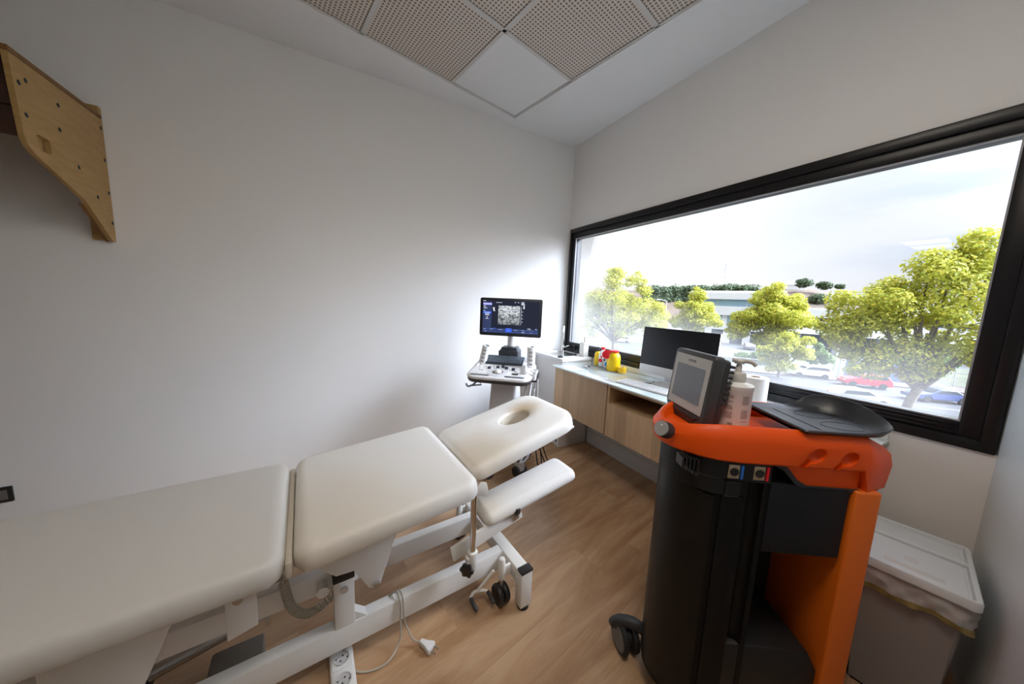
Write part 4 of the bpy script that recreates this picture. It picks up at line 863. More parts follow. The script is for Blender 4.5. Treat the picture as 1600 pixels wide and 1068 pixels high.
def therapy_machine():
    ROT = R(-33); a0, b0 = 0.68, 0.985; c, s = cos(ROT), sin(ROT)
    t = thing('therapy_machine', 'tall orange and black electrotherapy trolley with a tilted display', 'therapy machine', (a0*c-b0*s, a0*s+b0*c, 0), ROT, off=(a0, b0, 0))
    B0, B1 = 0.84, 1.13
    def plan(d=0.0, tip=0.40, end=0.985):
        """outline counter-clockwise from the near rear chamfer: rounded nose at low a"""
        hb = (B1-B0)/2-d; pts = []
        ac = 0.585; ra = ac-tip-d
        for k in range(0, 25):                      # nose, far side to near side
            th = R(90+180*k/24); pts.append((ac+ra*cos(th), b0+hb*sin(th)))
        pts += [(0.66, b0-hb), (0.74, b0-hb), (0.82, b0-hb)]
        pts += [(0.882, b0-hb), (0.90, b0-hb+0.004), (end-0.012-d, b0-hb+0.034), (end-d, b0-hb+0.05)]
        pts += [(end-d, b0+hb-0.05), (end-0.012-d, b0+hb-0.034), (0.90, b0+hb-0.004), (0.882, b0+hb), (0.80, b0+hb), (0.70, b0+hb)]
        return pts
    def zt(a): 
        if a < 0.56: f = (0.56-a)/0.16; return 1.0-0.034*f*f
        if a > 0.86: return 1.0-0.04*(a-0.86)/0.125
        return 1.0
    def zl(a): return 0.84 if a > 0.885 else 0.90+0.0*a
    P = plan()
    rings = []
    for d, fn in ((0.03, lambda a: zl(a)+0.002), (0.006, lambda a: zl(a)), (0.0, lambda a: zl(a)+0.006), (-0.004, lambda a: (zl(a)+zt(a))/2+0.01), (0.0, lambda a: zt(a)-0.022), (0.010, lambda a: zt(a)-0.005), (0.018, lambda a: zt(a)), (0.028, lambda a: zt(a)-0.003), (0.034, lambda a: zt(a)-0.014), (0.040, lambda a: 0.955)):
        q = plan(d); rings.append([(x, y, fn(p[0])) for (x, y), p in zip(q, P)])
    bm = B(); loft(bm, rings)
    cut = [ellipsoid((0.756, 0.838, 0.938), 0.026, 0.020, 0.019, Matrix.Rotation(R(-40), 4, 'Y')), ellipsoid((0.838, 0.838, 0.935), 0.023, 0.020, 0.019, Matrix.Rotation(R(-45), 4, 'Y')),
           box(bmesh.new(), -0.010, 0.010, -0.016, 0.016, -0.05, 0.0, 0.003, M=Matrix.Translation((0.745, 0.838, 0.930)) @ Matrix.Rotation(R(38), 4, 'Y')), box(bmesh.new(), -0.008, 0.008, -0.016, 0.016, -0.045, 0.0, 0.003, M=Matrix.Translation((0.828, 0.838, 0.928)) @ Matrix.Rotation(R(38), 4, 'Y'))]
    bm = solid_cut(bm, cut)
    top = obj('top_shell', bm, M_orange, t, smooth=35)
    # recessed skirt under the rim towards the back
    bm = B(); prism(bm, [(0.665, 0.90), (0.70, 0.885), (0.735, 0.85), (0.757, 0.842), (0.888, 0.842), (0.888, 0.905), (0.665, 0.905)], B0+0.016, B1-0.016, 'y', 0.002); obj('skirt', bm, M_orange, t)
    bm = B(); prism(bm, [(0.655, 0.902), (0.693, 0.884), (0.728, 0.846), (0.752, 0.836), (0.89, 0.836), (0.89, 0.845), (0.757, 0.846), (0.73, 0.86), (0.70, 0.895), (0.66, 0.903)], B0+0.012, B1-0.012, 'y'); prism(bm, [(0.885, .852), (0.9, .856), (.968, .884), (.975, .895), (.975, B1-.055), (.968, B1-.044), (.9, B1-.016), (.885, B1-.012)], 0.831, 0.842, 'z'); obj('trim_seam', bm, M_dark, t)
    # dark body: rounded nose, channelled flank
    def body(d=0.0, flute=True):
        hb = 0.13-d; pts = []
        for k in range(0, 25):
            th = R(90+180*k/24); pts.append((0.585+(0.150-d)*cos(th), b0+hb*sin(th)))
        n = b0-hb
        if flute:
            for ac in (0.562, 0.628):
                pts += [(ac-0.024+0.012*0, n)] if ac > 0.6 else []
                for k in range(0, 9):
                    th = R(180+180*k/8); pts.append((ac+0.02*cos(th)*1.0, n-0.020*sin(th)*1.0))
        pts += [(0.662, n), (0.662, b0+hb)]
        return pts
    bm = B(); tb = bmesh.new(); bp = body(0.0)
    prism(tb, [p for p in bp if not (0.585 < p[0] < 0.5851)], 0.08, 0.852, 'z'); merge(bm, tb); obj('body', bm, M_dgrey, t, smooth=30)
    bm = B(); prism(bm, body(-0.006, False), 0.845, 0.902, 'z', 0.002, 1); prism(bm, body(-0.006, False)[:25]+[(0.545, b0-0.136)], 0.80, 0.846, 'z', 0.001, 1); obj('collar', bm, mat('collar_grey', (0.012, 0.0123, 0.0135), 0.45, spec=0.3), t)
    # front door wraps the nose; sloping top edge
    bm = B(); o = body(-0.005, False); ring = [p for p in o[:25] if p[0] <= 0.53]
    lo = [bm.verts.new((x, y, 0.105)) for x, y in ring]; hi = [bm.verts.new((x, y, 0.79+0.06*max(0, (0.5-x))/0.1*(1 if y < b0 else 1))) for x, y in ring]
    for i in range(len(ring)-1): bm.faces.new((lo[i], lo[i+1], hi[i+1], hi[i]))
    bmesh.ops.recalc_face_normals(bm, faces=bm.faces); bmesh.ops.solidify(bm, geom=bm.faces[:], thickness=0.006); obj('front_door', bm, mat('door_charcoal', (0.008, 0.0078, 0.0075), 0.36, spec=0.3, bump=0.1, bscale=500), t)
    bm = B()
    for k in range(5): box(bm, 0.432+k*0.009, 0.437+k*0.009, b0-0.118-k*0.003, b0-0.08, 0.865-k*0.004, 0.895, 0.001, 1)
    obj('vent_fins', bm, M_black, t)
    # connectors
    for ac, m, nm in ((0.562, M_blue, 'blue'), (0.628, M_red, 'red')):
        bm = B(); box(bm, ac-0.015, ac+0.015, B0+0.008, B0+0.014, 0.853, 0.893, 0.002); k = obj('connector', bm, M_brass, t)
        bm = B(); lathe(bm, [(0, 0), (0.0115, 0), (0.0115, 0.002), (0, 0.002)], (ac, B0+0.0085, 0.873), (0, -1, 0)); obj('connector_hole', bm, M_black, k)
        bm = B()
        for e in (-1, 1): lathe(bm, [(0, 0), (0.002, 0), (0.002, 0.0015), (0, 0.002)], (ac+e*0.011, B0+0.008, 0.873-e*0.015), (0, -1, 0), 10)
        obj('screw', bm, M_steel, k)
        bm = B(); box(bm, ac+0.017, ac+0.024, B0+0.006, B0+0.014, 0.853, 0.893, 0.001); obj('%s_tag' % nm, bm, m, t)
    # electronics box, open bay, base, orange end panel
    bm = B(); box(bm, 0.664, 0.868, B0+0.012, B1-0.02, 0.64, 0.845, 0.003); obj('electronics_box', bm, mat('box_slate', (0.008, 0.0095, 0.014), 0.5, spec=0.3, bump=0.2, bscale=600), t)
    bm = B(); box(bm, 0.664, 0.87, B1-0.06, B1-0.03, 0.08, 0.64); obj('bay_back', bm, M_black, t)
    bm = B(); prism(bm, [(0.60, 0.075), (0.872, 0.075), (0.872, 0.27), (0.84, 0.33), (0.60, 0.33)], b0-0.128, b0+0.128, 'y', 0.004); prism(bm, body(0.012, False), 0.062, 0.082, 'z', 0.004, 2); obj('base', bm, M_black, t)
    bm = B(); box(bm, 0.874, 0.94, B0+0.002, B1-0.002, 0.07, 0.845, 0.008, 3); obj('end_panel', bm, M_orange2, t)
    # castors
    for (a, b, da, db) in ((0.405, 1.085, -1, 0.35), (0.53, 0.93, -0.8, -0.2), (0.93, 0.87, 0.5, -1), (0.93, 1.17, 0.5, 1)):
        d = Vector((da, db, 0)).normalized(); pc = Vector((a, b, 0))
        root = pc-d*0.12
        bm = B(); tube(bm, spline([root+Vector((0, 0, 0.075)), pc-d*0.07+Vector((0, 0, 0.105)), pc-d*0.02+Vector((0, 0, 0.122)), pc+d*0.035+Vector((0, 0, 0.105)), pc+d*0.052+Vector((0, 0, 0.08))], 5), [0.016]*5+[0.02]*5+[0.021]*5+[0.018]*5+[0.012], 12); cs = obj('castor', bm, M_dark, t)
        ax = Vector((-0.97, -0.26, 0)).normalized()
        for e in (-1, 1):
            bm = B(); lathe(bm, [(0.0, -0.011), (0.048, -0.011), (0.055, -0.006), (0.055, 0.006), (0.050, 0.011), (0.0, 0.011)], pc+ax*0.022*e+Vector((0, 0, 0.0555)), ax, 32); w = obj('wheel', bm, M_rubber, cs)
        bm = B(); lathe(bm, [(0.0, 0.0), (0.044, 0.0), (0.042, 0.002), (0.0, 0.003)], pc+ax*0.033+Vector((0, 0, 0.0555)), ax, 32); obj('hub_cap', bm, mat('hub_grey', (0.16, 0.155, 0.15), 0.5), cs)
        bm = B(); cyl(bm, pc-ax*0.012+Vector((0, 0, 0.0555)), pc+ax*0.012+Vector((0, 0, 0.0555)), 0.03); obj('axle', bm, M_dark, cs)
    # control knob on the nose
    d = Vector((-0.80, -0.45, 0.38)).normalized(); kc = Vector((0.404, 0.922, 0.950))
    bm = B(); lathe(bm, [(0.0235, -0.006), (0.0245, 0.004), (0.0235, 0.024), (0.0, 0.024)], kc, d, 32); kb = obj('control_knob', bm, M_dark, t)
    bm = B(); lathe(bm, [(0.0, 0.0235), (0.0225, 0.0235), (0.0215, 0.028), (0.0, 0.0295)], kc, d, 32); obj('knob_cap', bm, mat('cap_silver', (0.36, 0.36, 0.35), 0.35), kb)
    bm = B(); x_, y_, d_ = frame_from(d); lathe(bm, [(0, 0.028), (0.003, 0.0292), (0.0, 0.0315)], kc+x_*0.011*0.3+Vector((0, 0, 0.010)), d, 12); obj('knob_mark', bm, M_wplast, kb)
    # display
    Ms = Matrix.Translation((0.512, 1.032, 1.068)) @ Matrix.Rotation(R(7), 4, 'Z') @ Matrix.Rotation(R(6), 4, 'Y')
    # local: face looks along -x; width along y; height along z
    fo = [(y, z) for y, z in rrect(-0.096, 0.096, -0.070, 0.104, 0.009, 4)]
    chin = [(0.096, -0.058), (0.098, 0.0)]
    fo = [(0.095, 0.098), (0.086, 0.107), (-0.098, 0.107), (-0.107, 0.098), (-0.108, -0.102), (-0.103, -0.120), (-0.075, -0.136), (-0.03, -0.141), (0.02, -0.133), (0.06, -0.114), (0.088, -0.092), (0.096, -0.075)]
    def dis(name, fn, m, parent=None):
        bm = B(); tb = bmesh.new(); fn(tb); merge(bm, tb, Ms); return obj(name, bm, m, parent or t)
    dp = dis('display', lambda b: prism(b, fo, -0.012, 0.022, 'x', 0.006, 3), mat('display_grey', (0.05, 0.052, 0.057), 0.38, bump=0.1, bscale=600))
    dis('display_back', lambda b: (prism(b, [(y*0.96, z*0.94) for y, z in fo], 0.020, 0.042, 'x', 0.008, 2), prism(b, [(0.07, -0.095), (-0.08, -0.095), (-0.07, -0.02), (0.06, -0.02)], 0.04, 0.058, 'x', 0.006)), M_dark, dp)
    dis('vent_fins', lambda b: [box(b, 0.036, 0.052, -0.106, 0.093, -0.03+q*0.0155, -0.0215+q*0.0155, 0.0015, 1) for q in range(8)], M_dark, dp)
    dis('face_panel', lambda b: prism(b, rrect(-0.094, 0.082, -0.078, 0.092, 0.002, 3), -0.0135, -0.010, 'x'), mat('face_grey', (0.50, 0.50, 0.475), 0.4), dp)
    lc = bpy.data.materials.new('lcd'); lc.use_nodes = True; p = principled(lc); p.inputs['Base Color'].default_value = (0.17, 0.185, 0.215, 1); p.inputs['Roughness'].default_value = 0.14
    dis('lcd', lambda b: prism(b, rrect(-0.076, 0.066, -0.052, 0.060, 0.002, 3), -0.0142, -0.012, 'x'), lc, dp)
    dis('chin_lip', lambda b: prism(b, [(-0.085, -0.086), (0.065, -0.086), (0.04, -0.100), (-0.065, -0.104)], -0.016, -0.010, 'x', 0.002), M_dark, dp)
    cu = bpy.data.curves.new('maker_mark', 'FONT'); cu.body = 'HOOOI'; cu.size = 0.011; cu.align_x = 'CENTER'; cu.align_y = 'CENTER'; cu.extrude = 0.0003; cu.space_character = 1.0
    tmp = bpy.data.objects.new('t', cu); COL.objects.link(tmp); me = bpy.data.meshes.new_from_object(tmp.evaluated_get(bpy.context.evaluated_depsgraph_get())); bpy.data.objects.remove(tmp); bpy.data.curves.remove(cu)
    tb = bmesh.new(); tb.from_mesh(me); bpy.data.meshes.remove(me)
    bmesh.ops.transform(tb, matrix=Matrix.Translation((-0.0140, -0.006, 0.076)) @ Matrix(((0, 0, -1, 0), (-1, 0, 0, 0), (0, 1, 0, 0), (0, 0, 0, 1))), verts=tb.verts)
    bm = B(); merge(bm, tb, Ms); obj('maker_mark', bm, mat('print_grey', (0.10, 0.10, 0.11), 0.5), dp, smooth=0)
    bm = B(); tube(bm, [(0.545, 1.03, 0.955), (0.548, 1.03, 0.99), (0.545, 1.03, 1.02)], 0.025, 14); box(bm, 0.51, 0.56, 0.99, 1.07, 0.955, 0.962, 0.003); obj('display_stand', bm, M_dark, dp)
    bm = B(); slab(bm, rrect(0.455, 0.485, 0.905, 0.935, 0.012), [(0, 0.955), (0, 0.966), (0.004, 0.969)]); obj('nose_button', bm, M_grey, t)
    # tray with a raised curved lip at the back
    to = rrect(0.715, 0.99, 0.834, 1.082, [0.10, 0.012, 0.012, 0.11], 12, 16)
    def lip(x, y):
        f = max(0.0, min(1.0, (x-0.84)/0.10)); g = max(0.0, min(1.0, (y-0.85)/0.18)); f = f*f*(3-2*f); g = g*g*(3-2*g); return 0.009+0.042*f*(0.25+0.75*g)
    zz = 0.998
    rings = [[(x, y, zz-0.010) for x, y in inset(to, 0.03)], [(x, y, zz-0.006+lip(*q)*0.2) for (x, y), q in zip(inset(to, 0.012), to)], [(x, y, zz+lip(x, y)-0.003) for x, y in to], [(x, y, zz+lip(*q)) for (x, y), q in zip(inset(to, 0.003), to)], [(x, y, zz+lip(*q)-0.002) for (x, y), q in zip(inset(to, 0.007), to)], [(x, y, zz+lip(*q)*0.35) for (x, y), q in zip(inset(to, 0.016), to)], [(x, y, zz+0.0005) for x, y in inset(to, 0.034)], [(x, y, zz) for x, y in inset(to, 0.045)]]
    bm = B(); tb = bmesh.new(); loft(tb, rings); bmesh.ops.recalc_face_normals(tb, faces=tb.faces); merge(bm, tb)
    tr = obj('tray', bm, mat('tray_black', (0.028, 0.031, 0.038), 0.36, bump=0.1, bscale=500), t)
    bm = B(); 
    for cy in (0.912, 1.005): 
        r = torus(bmesh.new(), (0, 0, 0), (0, 0, 1), 0.036, 0.0008, 40, 6); bmesh.ops.scale(r, vec=(1.45, 0.9, 1), verts=r.verts); merge(bm, r, Matrix.Translation((0.875, cy, zz+0.0004)))
    box(bm, 0.785, 0.787, 0.872, 1.045, zz-0.0002, zz+0.0012); obj('tray_ridge', bm, M_black, tr)
    return t
therapy_machine()

def pump_bottle():
    ROT = R(-33); c, s = cos(ROT), sin(ROT); a, b = 0.612, 0.965
    t = thing('pump_bottle', 'large white pump bottle with small printed text standing behind the display', 'pump bottle', (a*c-b*s, a*s+b*c, 0.9562), R(212))
    r = 0.042
    bm = B(); lathe(bm, [(0, 0), (r-0.003, 0), (r, 0.003), (r, 0.118), (r+0.001, 0.120), (r+0.001, 0.134), (r-0.003, 0.138), (0.022, 0.143), (0.021, 0.144), (0, 0.144)], seg=40); obj('body', bm, mat('bottle_white', (0.80, 0.79, 0.77), 0.35), t)
    bm = B(); lathe(bm, [(0, 0.1435), (0.0205, 0.1435), (0.021, 0.146), (0.021, 0.168), (0.018, 0.172), (0.009, 0.172), (0.008, 0.19), (0.0065, 0.192), (0.0065, 0.200), (0, 0.2)], seg=28)
    tube(bm, spline([(0.0, -0.010, 0.203), (0.0, 0.012, 0.206), (0.0, 0.03, 0.204), (0.0, 0.04, 0.195)], 4), 0.0058, 10); lathe(bm, [(0.0, 0.196), (0.012, 0.197), (0.013, 0.206), (0.010, 0.21), (0, 0.21)]); tube(bm, [(0, 0.0, 0.205), (0, -0.018, 0.206)], 0.006, 10); p = obj('pump', bm, mat('pump_grey', (0.60, 0.575, 0.55), 0.4), t)
    # rows of fine print and a bar code on the label, wrapped to the wall of the bottle
    rnd = random.Random(3); bm = B(); r2 = r+0.0004
    def patch(a0, a1, z0, z1):
        n = max(2, int((a1-a0)/0.06)+1); lo = []; hi = []
        for k in range(n):
            th = a0+(a1-a0)*k/(n-1); lo.append(bm.verts.new((r2*cos(th), r2*sin(th), z0))); hi.append(bm.verts.new((r2*cos(th), r2*sin(th), z1)))
        for k in range(n-1): bm.faces.new((lo[k], lo[k+1], hi[k+1], hi[k]))
    for c0, w in ((-0.62, 0.44), (0.0-0.02, 0.0), (0.34, 0.46)):
        if not w: continue
        zz = 0.110
        while zz > 0.034:
            zz -= 0.0033
            if rnd.random() < 0.16: zz -= 0.004; continue
            th = c0
            while th < c0+w*rnd.uniform(0.85, 1.0):
                l = rnd.uniform(0.03, 0.09); patch(th, min(th+l, c0+w), zz, zz+0.0014); th += l+0.022
    th = -0.62
    for k in range(9): wd = rnd.choice((0.012, 0.02, 0.03)); patch(-0.40+k*0.035, -0.40+k*0.035+wd, 0.006, 0.026)
    bmesh.ops.recalc_face_normals(bm, faces=bm.faces); bmesh.ops.solidify(bm, geom=bm.faces[:], thickness=0.0003); obj('label_print', bm, mat('print_brown', (0.16, 0.11, 0.10), 0.6), t, smooth=0)
pump_bottle()

# ------------------------------------------------------------------ bin, bag
def bin_():
    t = thing('waste_bin', 'grey pedal-free waste bin with a flat pale lid in the corner', 'bin', (1.755, 0.185, 0), R(9.5))
    L, W = 0.185, 0.128
    bm = B(); o = rrect(-L+0.02, L-0.02, -W+0.015, W-0.015, 0.02); slab(bm, o, [(0.03, 0.0), (0.025, 0.004), (0.003, 0.42), (0.0, 0.463)]); obj('body', bm, mat('bin_taupe', (0.30, 0.285, 0.275), 0.5), t)
    bm = B(); o = rrect(-L, L, -W, W, 0.018); slab(bm, o, [(0.006, 0.466), (0.0, 0.470), (0.0, 0.492), (0.003, 0.498), (0.010, 0.499), (0.014, 0.497), (0.017, 0.486)]); ld = obj('lid', bm, M_bin, t)
    bm = B(); slab(bm, rrect(0.066, L-0.024, -W+0.024, W-0.024, 0.010), [(0.0, 0.485), (0.0, 0.4875), (0.003, 0.489), (0.006, 0.489)]); obj('lid_back_panel', bm, M_bin, ld)
    bm = B(); box(bm, 0.038, 0.054, -W+0.012, W-0.012, 0.484, 0.4985, 0.004, 3); obj('cross_ridge', bm, M_bin, ld)
    bm = B(); slab(bm, rrect(-L+0.024, 0.030, -W+0.024, W-0.024, 0.008), [(0.0, 0.485), (0.0, 0.490), (0.0015, 0.4915), (0.004, 0.4915)]); fl = obj('lid_flap', bm, M_bin, ld)
    bm = B(); prism(bm, [(-L+0.042, 0.4908), (-L+0.06, 0.4908), (-L+0.056, 0.4985), (-L+0.05, 0.4985)], -0.062, 0.062, 'y', 0.001, 1); obj('finger_ridge', bm, M_lgrey, fl)
    bm = B(); slab(bm, rrect(-0.085, -0.05, -0.012, 0.02, 0.012), [(0.0, 0.491), (0.0, 0.4919), (0.002, 0.4921)]); obj('lid_emblem', bm, M_lgrey, fl)
    # bag folded over the rim
    rnd = random.Random(5); o = rrect(-L+0.016, L-0.016, -W+0.011, W-0.011, 0.024, 8, 26); n = len(o); rings = []
    ph = [rnd.uniform(0, 6.28) for _ in range(5)]
    def wr(k, z): 
        a = 2*pi*k/n; return 0.0040*sin(9*a+ph[0]+z*50)+0.0030*sin(17*a+ph[1]-z*90)+0.0018*sin(31*a+ph[2]+z*140)
    for j in range(10):
        z = 0.4645-j*0.0085; d = -0.003-0.0045*min(1, j/3)
        q = inset(o, d); rings.append([(x, y, z+(0.006*sin(3*2*pi*k/n+ph[3])+0.004*sin(7*2*pi*k/n)) * (j/9)) for k, (x, y) in enumerate(q)])
        for k in range(n):
            x, y, zz = rings[-1][k]; w = wr(k, z); l = math.hypot(x, y); rings[-1][k] = (x+x/l*(w*min(1, j/3)+0.003), y+y/l*(w*min(1, j/3)+0.003), zz)
    bm = B(); loft(bm, rings, cap=False); bmesh.ops.solidify(bm, geom=bm.faces[:], thickness=0.0006)
    mb = mat('bag_film', (0.82, 0.81, 0.79), 0.35, alpha=0.93); bg = obj('bin_liner', bm, mb, t)
    tr2 = [[Vector(p)*1.0 for p in r] for r in (rings[7], rings[9])]
    bm = B(); loft(bm, [[(p.x*1.012, p.y*1.018, p.z) for p in r] for r in tr2], cap=False); bmesh.ops.solidify(bm, geom=bm.faces[:], thickness=0.0008); obj('drawstring_hem', bm, mat('drawstring_yellow', (0.50, 0.40, 0.16), 0.5), bg)
bin_()

# ------------------------------------------------------------------ plywood wall unit, wall socket
def wall_unit():
    X0 = -1.06; t = thing('wall_bracket', 'birch plywood wall unit with bolted side plate high on the long wall', 'wall bracket', (X0, YA, 1.55), 0, None, off=(X0, YA, 1.55))
    side = [(2.612, 2.168), (2.068, 2.168), (2.078, 2.03), (2.092, 1.875), (2.105, 1.848), (2.13, 1.828), (2.40, 1.715), (2.585, 1.548), (2.612, 1.548)]
    slot = prism(bmesh.new(), rrect(2.150, 2.222, 1.852, 1.912, 0.014, 5), X0-0.03, X0+0.01, 'x')
    bm = prism(B(), side, X0-0.018, X0, 'x', 0.001, 1); bm = solid_cut(bm, [slot]); sp = obj('side_plate', bm, M_ply, t, smooth=25)
    bm = B(); box(bm, X0-0.05, X0-0.019, 2.185, 2.225, 1.862, 1.915, 0.002); obj('peg', bm, M_ply, t)
    bm = B(); box(bm, X0-0.62, X0+0.004, 2.062, 2.60, 2.168, 2.186, 0.001, 1); obj('top_board', bm, M_plyd, t)
    bm = B(); box(bm, X0-0.075, X0-0.0185, 2.585, 2.612, 1.552, 2.168, 0.002); box(bm, X0-0.075, X0+0.0, 2.585, 2.612, 2.187, 2.225, 0.002); ba = obj('mounting_batten', bm, M_ply, t)
    bm = B(); prism(bm, [(2.40, 1.70), (2.42, 1.70), (2.60, 1.552), (2.585, 1.542)], X0-0.026, X0-0.018, 'x'); obj('lower_batten', bm, M_plyd, t)
    bm = B(); torus(bm, (X0-0.047, 2.590, 1.58), (0, 1, 0), 0.011, 0.003, 20, 6); lathe(bm, [(0, 0), (0.007, 0), (0.007, 0.004), (0, 0.005)], (X0-0.047, 2.592, 1.58), (0, -1, 0)); obj('washer', bm, M_chrome, ba)
    bm = B(); prism(bm, [(2.612, 2.168), (2.068, 2.168), (2.10, 1.848), (2.40, 1.715), (2.612, 1.548)], X0-0.62, X0-0.602, 'x', 0.001, 1); obj('side_plate', bm, M_ply, t)
    bm = B(); box(bm, X0-0.602, X0-0.019, 2.10, 2.118, 1.88, 2.166, 0.002); box(bm, X0-0.602, X0-0.019, 2.09, 2.13, 1.985, 2.005, 0.004); obj('cross_board', bm, M_darkwood, t)
    for y, z in ((2.10, 2.075), (2.115, 1.965), (2.135, 2.10), (2.30, 2.09), (2.29, 1.985), (2.385, 1.86), (2.50, 1.755), (2.592, 2.12), (2.595, 1.965), (2.597, 1.80), (2.598, 1.645)):
        bm = B(); lathe(bm, [(0, -0.002), (0.008, -0.002), (0.0095, 0.0005), (0.006, 0.0022), (0, 0.0025)], (X0, y, z), (1, 0, 0), 14); obj('bolt', bm, mat('dark_bolt', (0.035, 0.045, 0.05), 0.35, metal=0.7), sp)
    t = thing('wall_socket', 'black framed wall socket low on the long wall above the foot cushion', 'wall socket', (-1.60, YA, 0.20))
    bm = B(); o = rrect(-0.06, 0.06, -0.042, 0.042, 0.004); prism(bm, o, -0.009, 0, 'y', 0.002); f = obj('frame', bm, M_black, t)
    bm = B(); box(bm, -0.044, 0.044, -0.0115, -0.008, -0.026, 0.026, 0.001); obj('insert', bm, mat('socket_insert', (0.14, 0.13, 0.12), 0.4), t)
wall_unit()

# ------------------------------------------------------------------ the street outside, two floors down
GZ = -7.0
SD = R(-52)                                    # the street runs along this heading
def street():
    d = Vector((cos(SD), sin(SD), 0)); n = Vector((-d.y, d.x, 0))       # n points away from the window
    o = Vector((53.5, 12.5, 0))
    def strip(name, n0, n1, z, m, l0=-160, l1=110, th=0.1, label=None):
        bm = B(); p = [o+d*l0+n*n0, o+d*l1+n*n0, o+d*l1+n*n1, o+d*l0+n*n1]; prism(bm, [(q.x, q.y) for q in p], z-th, z, 'z')
        return struct(name, bm, m, label=label)
    asphalt = mat('asphalt', (0.06, 0.06, 0.064), 0.85, var=0.12, vscale=0.35)
    strip('street_road', -32, 1.6, GZ, asphalt, label='grey asphalt street')
    strip('sidewalk', 1.6, 6.0, GZ+0.14, mat('paving', (0.13, 0.105, 0.097), 0.85, var=0.15, vscale=0.8), th=0.3, label='pinkish paved sidewalk')
    strip('verge_ground', 6.0, 26.0, GZ+0.1, mat('verge_earth', (0.09, 0.10, 0.05), 0.9, var=0.3, vscale=0.25), th=0.3)
    strip('yard_ground', 26.0, 140.0, GZ+0.06, mat('yard_concrete', (0.10, 0.10, 0.10), 0.85, var=0.1, vscale=0.2), th=0.3)
    wl = mat('road_paint', (0.28, 0.28, 0.28), 0.7)
    strip('road_markings', -4.4, -4.2, GZ+0.012, wl, th=0.01, label='solid white lane line')
    strip('road_markings', -8.2, -8.0, GZ+0.012, wl, th=0.01)
    # brown hill far off
    bm = B(); rnd = random.Random(2); rows = []
    for j in range(8):
        row = []
        for i in range(40):
            f = i/39; az = R(-12+62*f); D = 175+j*16
            prof = 4+9.5*math.exp(-((f-0.50)/0.10)**2)*1.0+10.5*max(0, min(1, (f-0.35)/0.4))
            h = GZ+(prof+6)*(math.sin(min(1, j/6)*pi/2))
            row.append(bm.verts.new((D*cos(az), D*sin(az), h+rnd.uniform(-.4, .4))))
        rows.append(row)
    for a, b in zip(rows, rows[1:]):
        for i in range(39): bm.faces.new((a[i], a[i+1], b[i+1], b[i]))
    struct('hillside_ground', bm, mat('dry_hill', (0.11, 0.075, 0.05), 0.9, var=0.25, vscale=0.06), smooth=60, label='dry brown hillside')
    return o, d, n
ST_O, ST_D, ST_N = street()
def along(l, n): p = ST_O+ST_D*l+ST_N*n; return p.x, p.y

def foliage(bm, blobs, count, size, rnd, flat=0.75):
    """leaf sprays scattered over lumpy crown blobs"""
    tot = sum(r*r for _, r in blobs)
    for c, r in blobs:
        for _ in range(int(count*r*r/tot)):
            d = Vector((rnd.gauss(0, 1), rnd.gauss(0, 1), rnd.gauss(0, 1))).normalized()
            p = c+Vector((d.x, d.y, d.z*flat))*r*(rnd.random()**0.35)
            n = (d+Vector((rnd.uniform(-.8, .8), rnd.uniform(-.8, .8), rnd.uniform(-.3, 1.0)))).normalized()
            x, y, _d = frame_from(n); a = rnd.uniform(0, 6.28); u = x*cos(a)+y*sin(a); v = _d.cross(u); s = size*rnd.uniform(.6, 1.3)
            bm.faces.new([bm.verts.new(p+q) for q in (u*s, v*s*.62, -u*s, -v*s*.62)])
def tree(label, x, y, blobs_spec, count, size, seed, leaf=None, trunk=0.22, lean=(0, 0), name='street_tree', group='yellow-green street trees'):
    rnd = random.Random(seed)
    t = thing(name, label, 'tree', (x, y, GZ), 0, group)
    blobs = []
    for (cx, cy, cz, r, k) in blobs_spec:
        c = Vector((cx, cy, cz)); blobs.append((c, r*0.72))
        for _ in range(k):
            d = Vector((rnd.gauss(0, 1), rnd.gauss(0, 1), rnd.gauss(0, 0.8))).normalized(); blobs.append((c+d*r*rnd.uniform(.6, .95), r*rnd.uniform(.22, .42)))
    bm = B(); foliage(bm, [(c, r*1.12) for c, r in blobs], int(count*1.25), size, rnd); obj('foliage', bm, leaf or M_leaf, t, smooth=0)
    zc = min(b[2] for b in blobs_spec); top = max(b[2] for b in blobs_spec)
    bm = B(); fork = Vector((lean[0], lean[1], zc*0.55)); tube(bm, spline([(0, 0, -0.1), (lean[0]*.3, lean[1]*.3, zc*.25), fork], 5), [trunk*1.25]+[trunk]*10, 10)
    for c, r in sorted(blobs, key=lambda q: -q[1])[:14]:
        m = fork.lerp(c, .55)+Vector((rnd.uniform(-.4, .4), rnd.uniform(-.4, .4), .3)); pth = spline([fork-Vector((0, 0, .3)), m, c], 4)
        tube(bm, pth, [trunk*.62*(1-.85*i/(len(pth)-1)) for i in range(len(pth))], 6)
    obj('trunk', bm, M_bark, t); return t
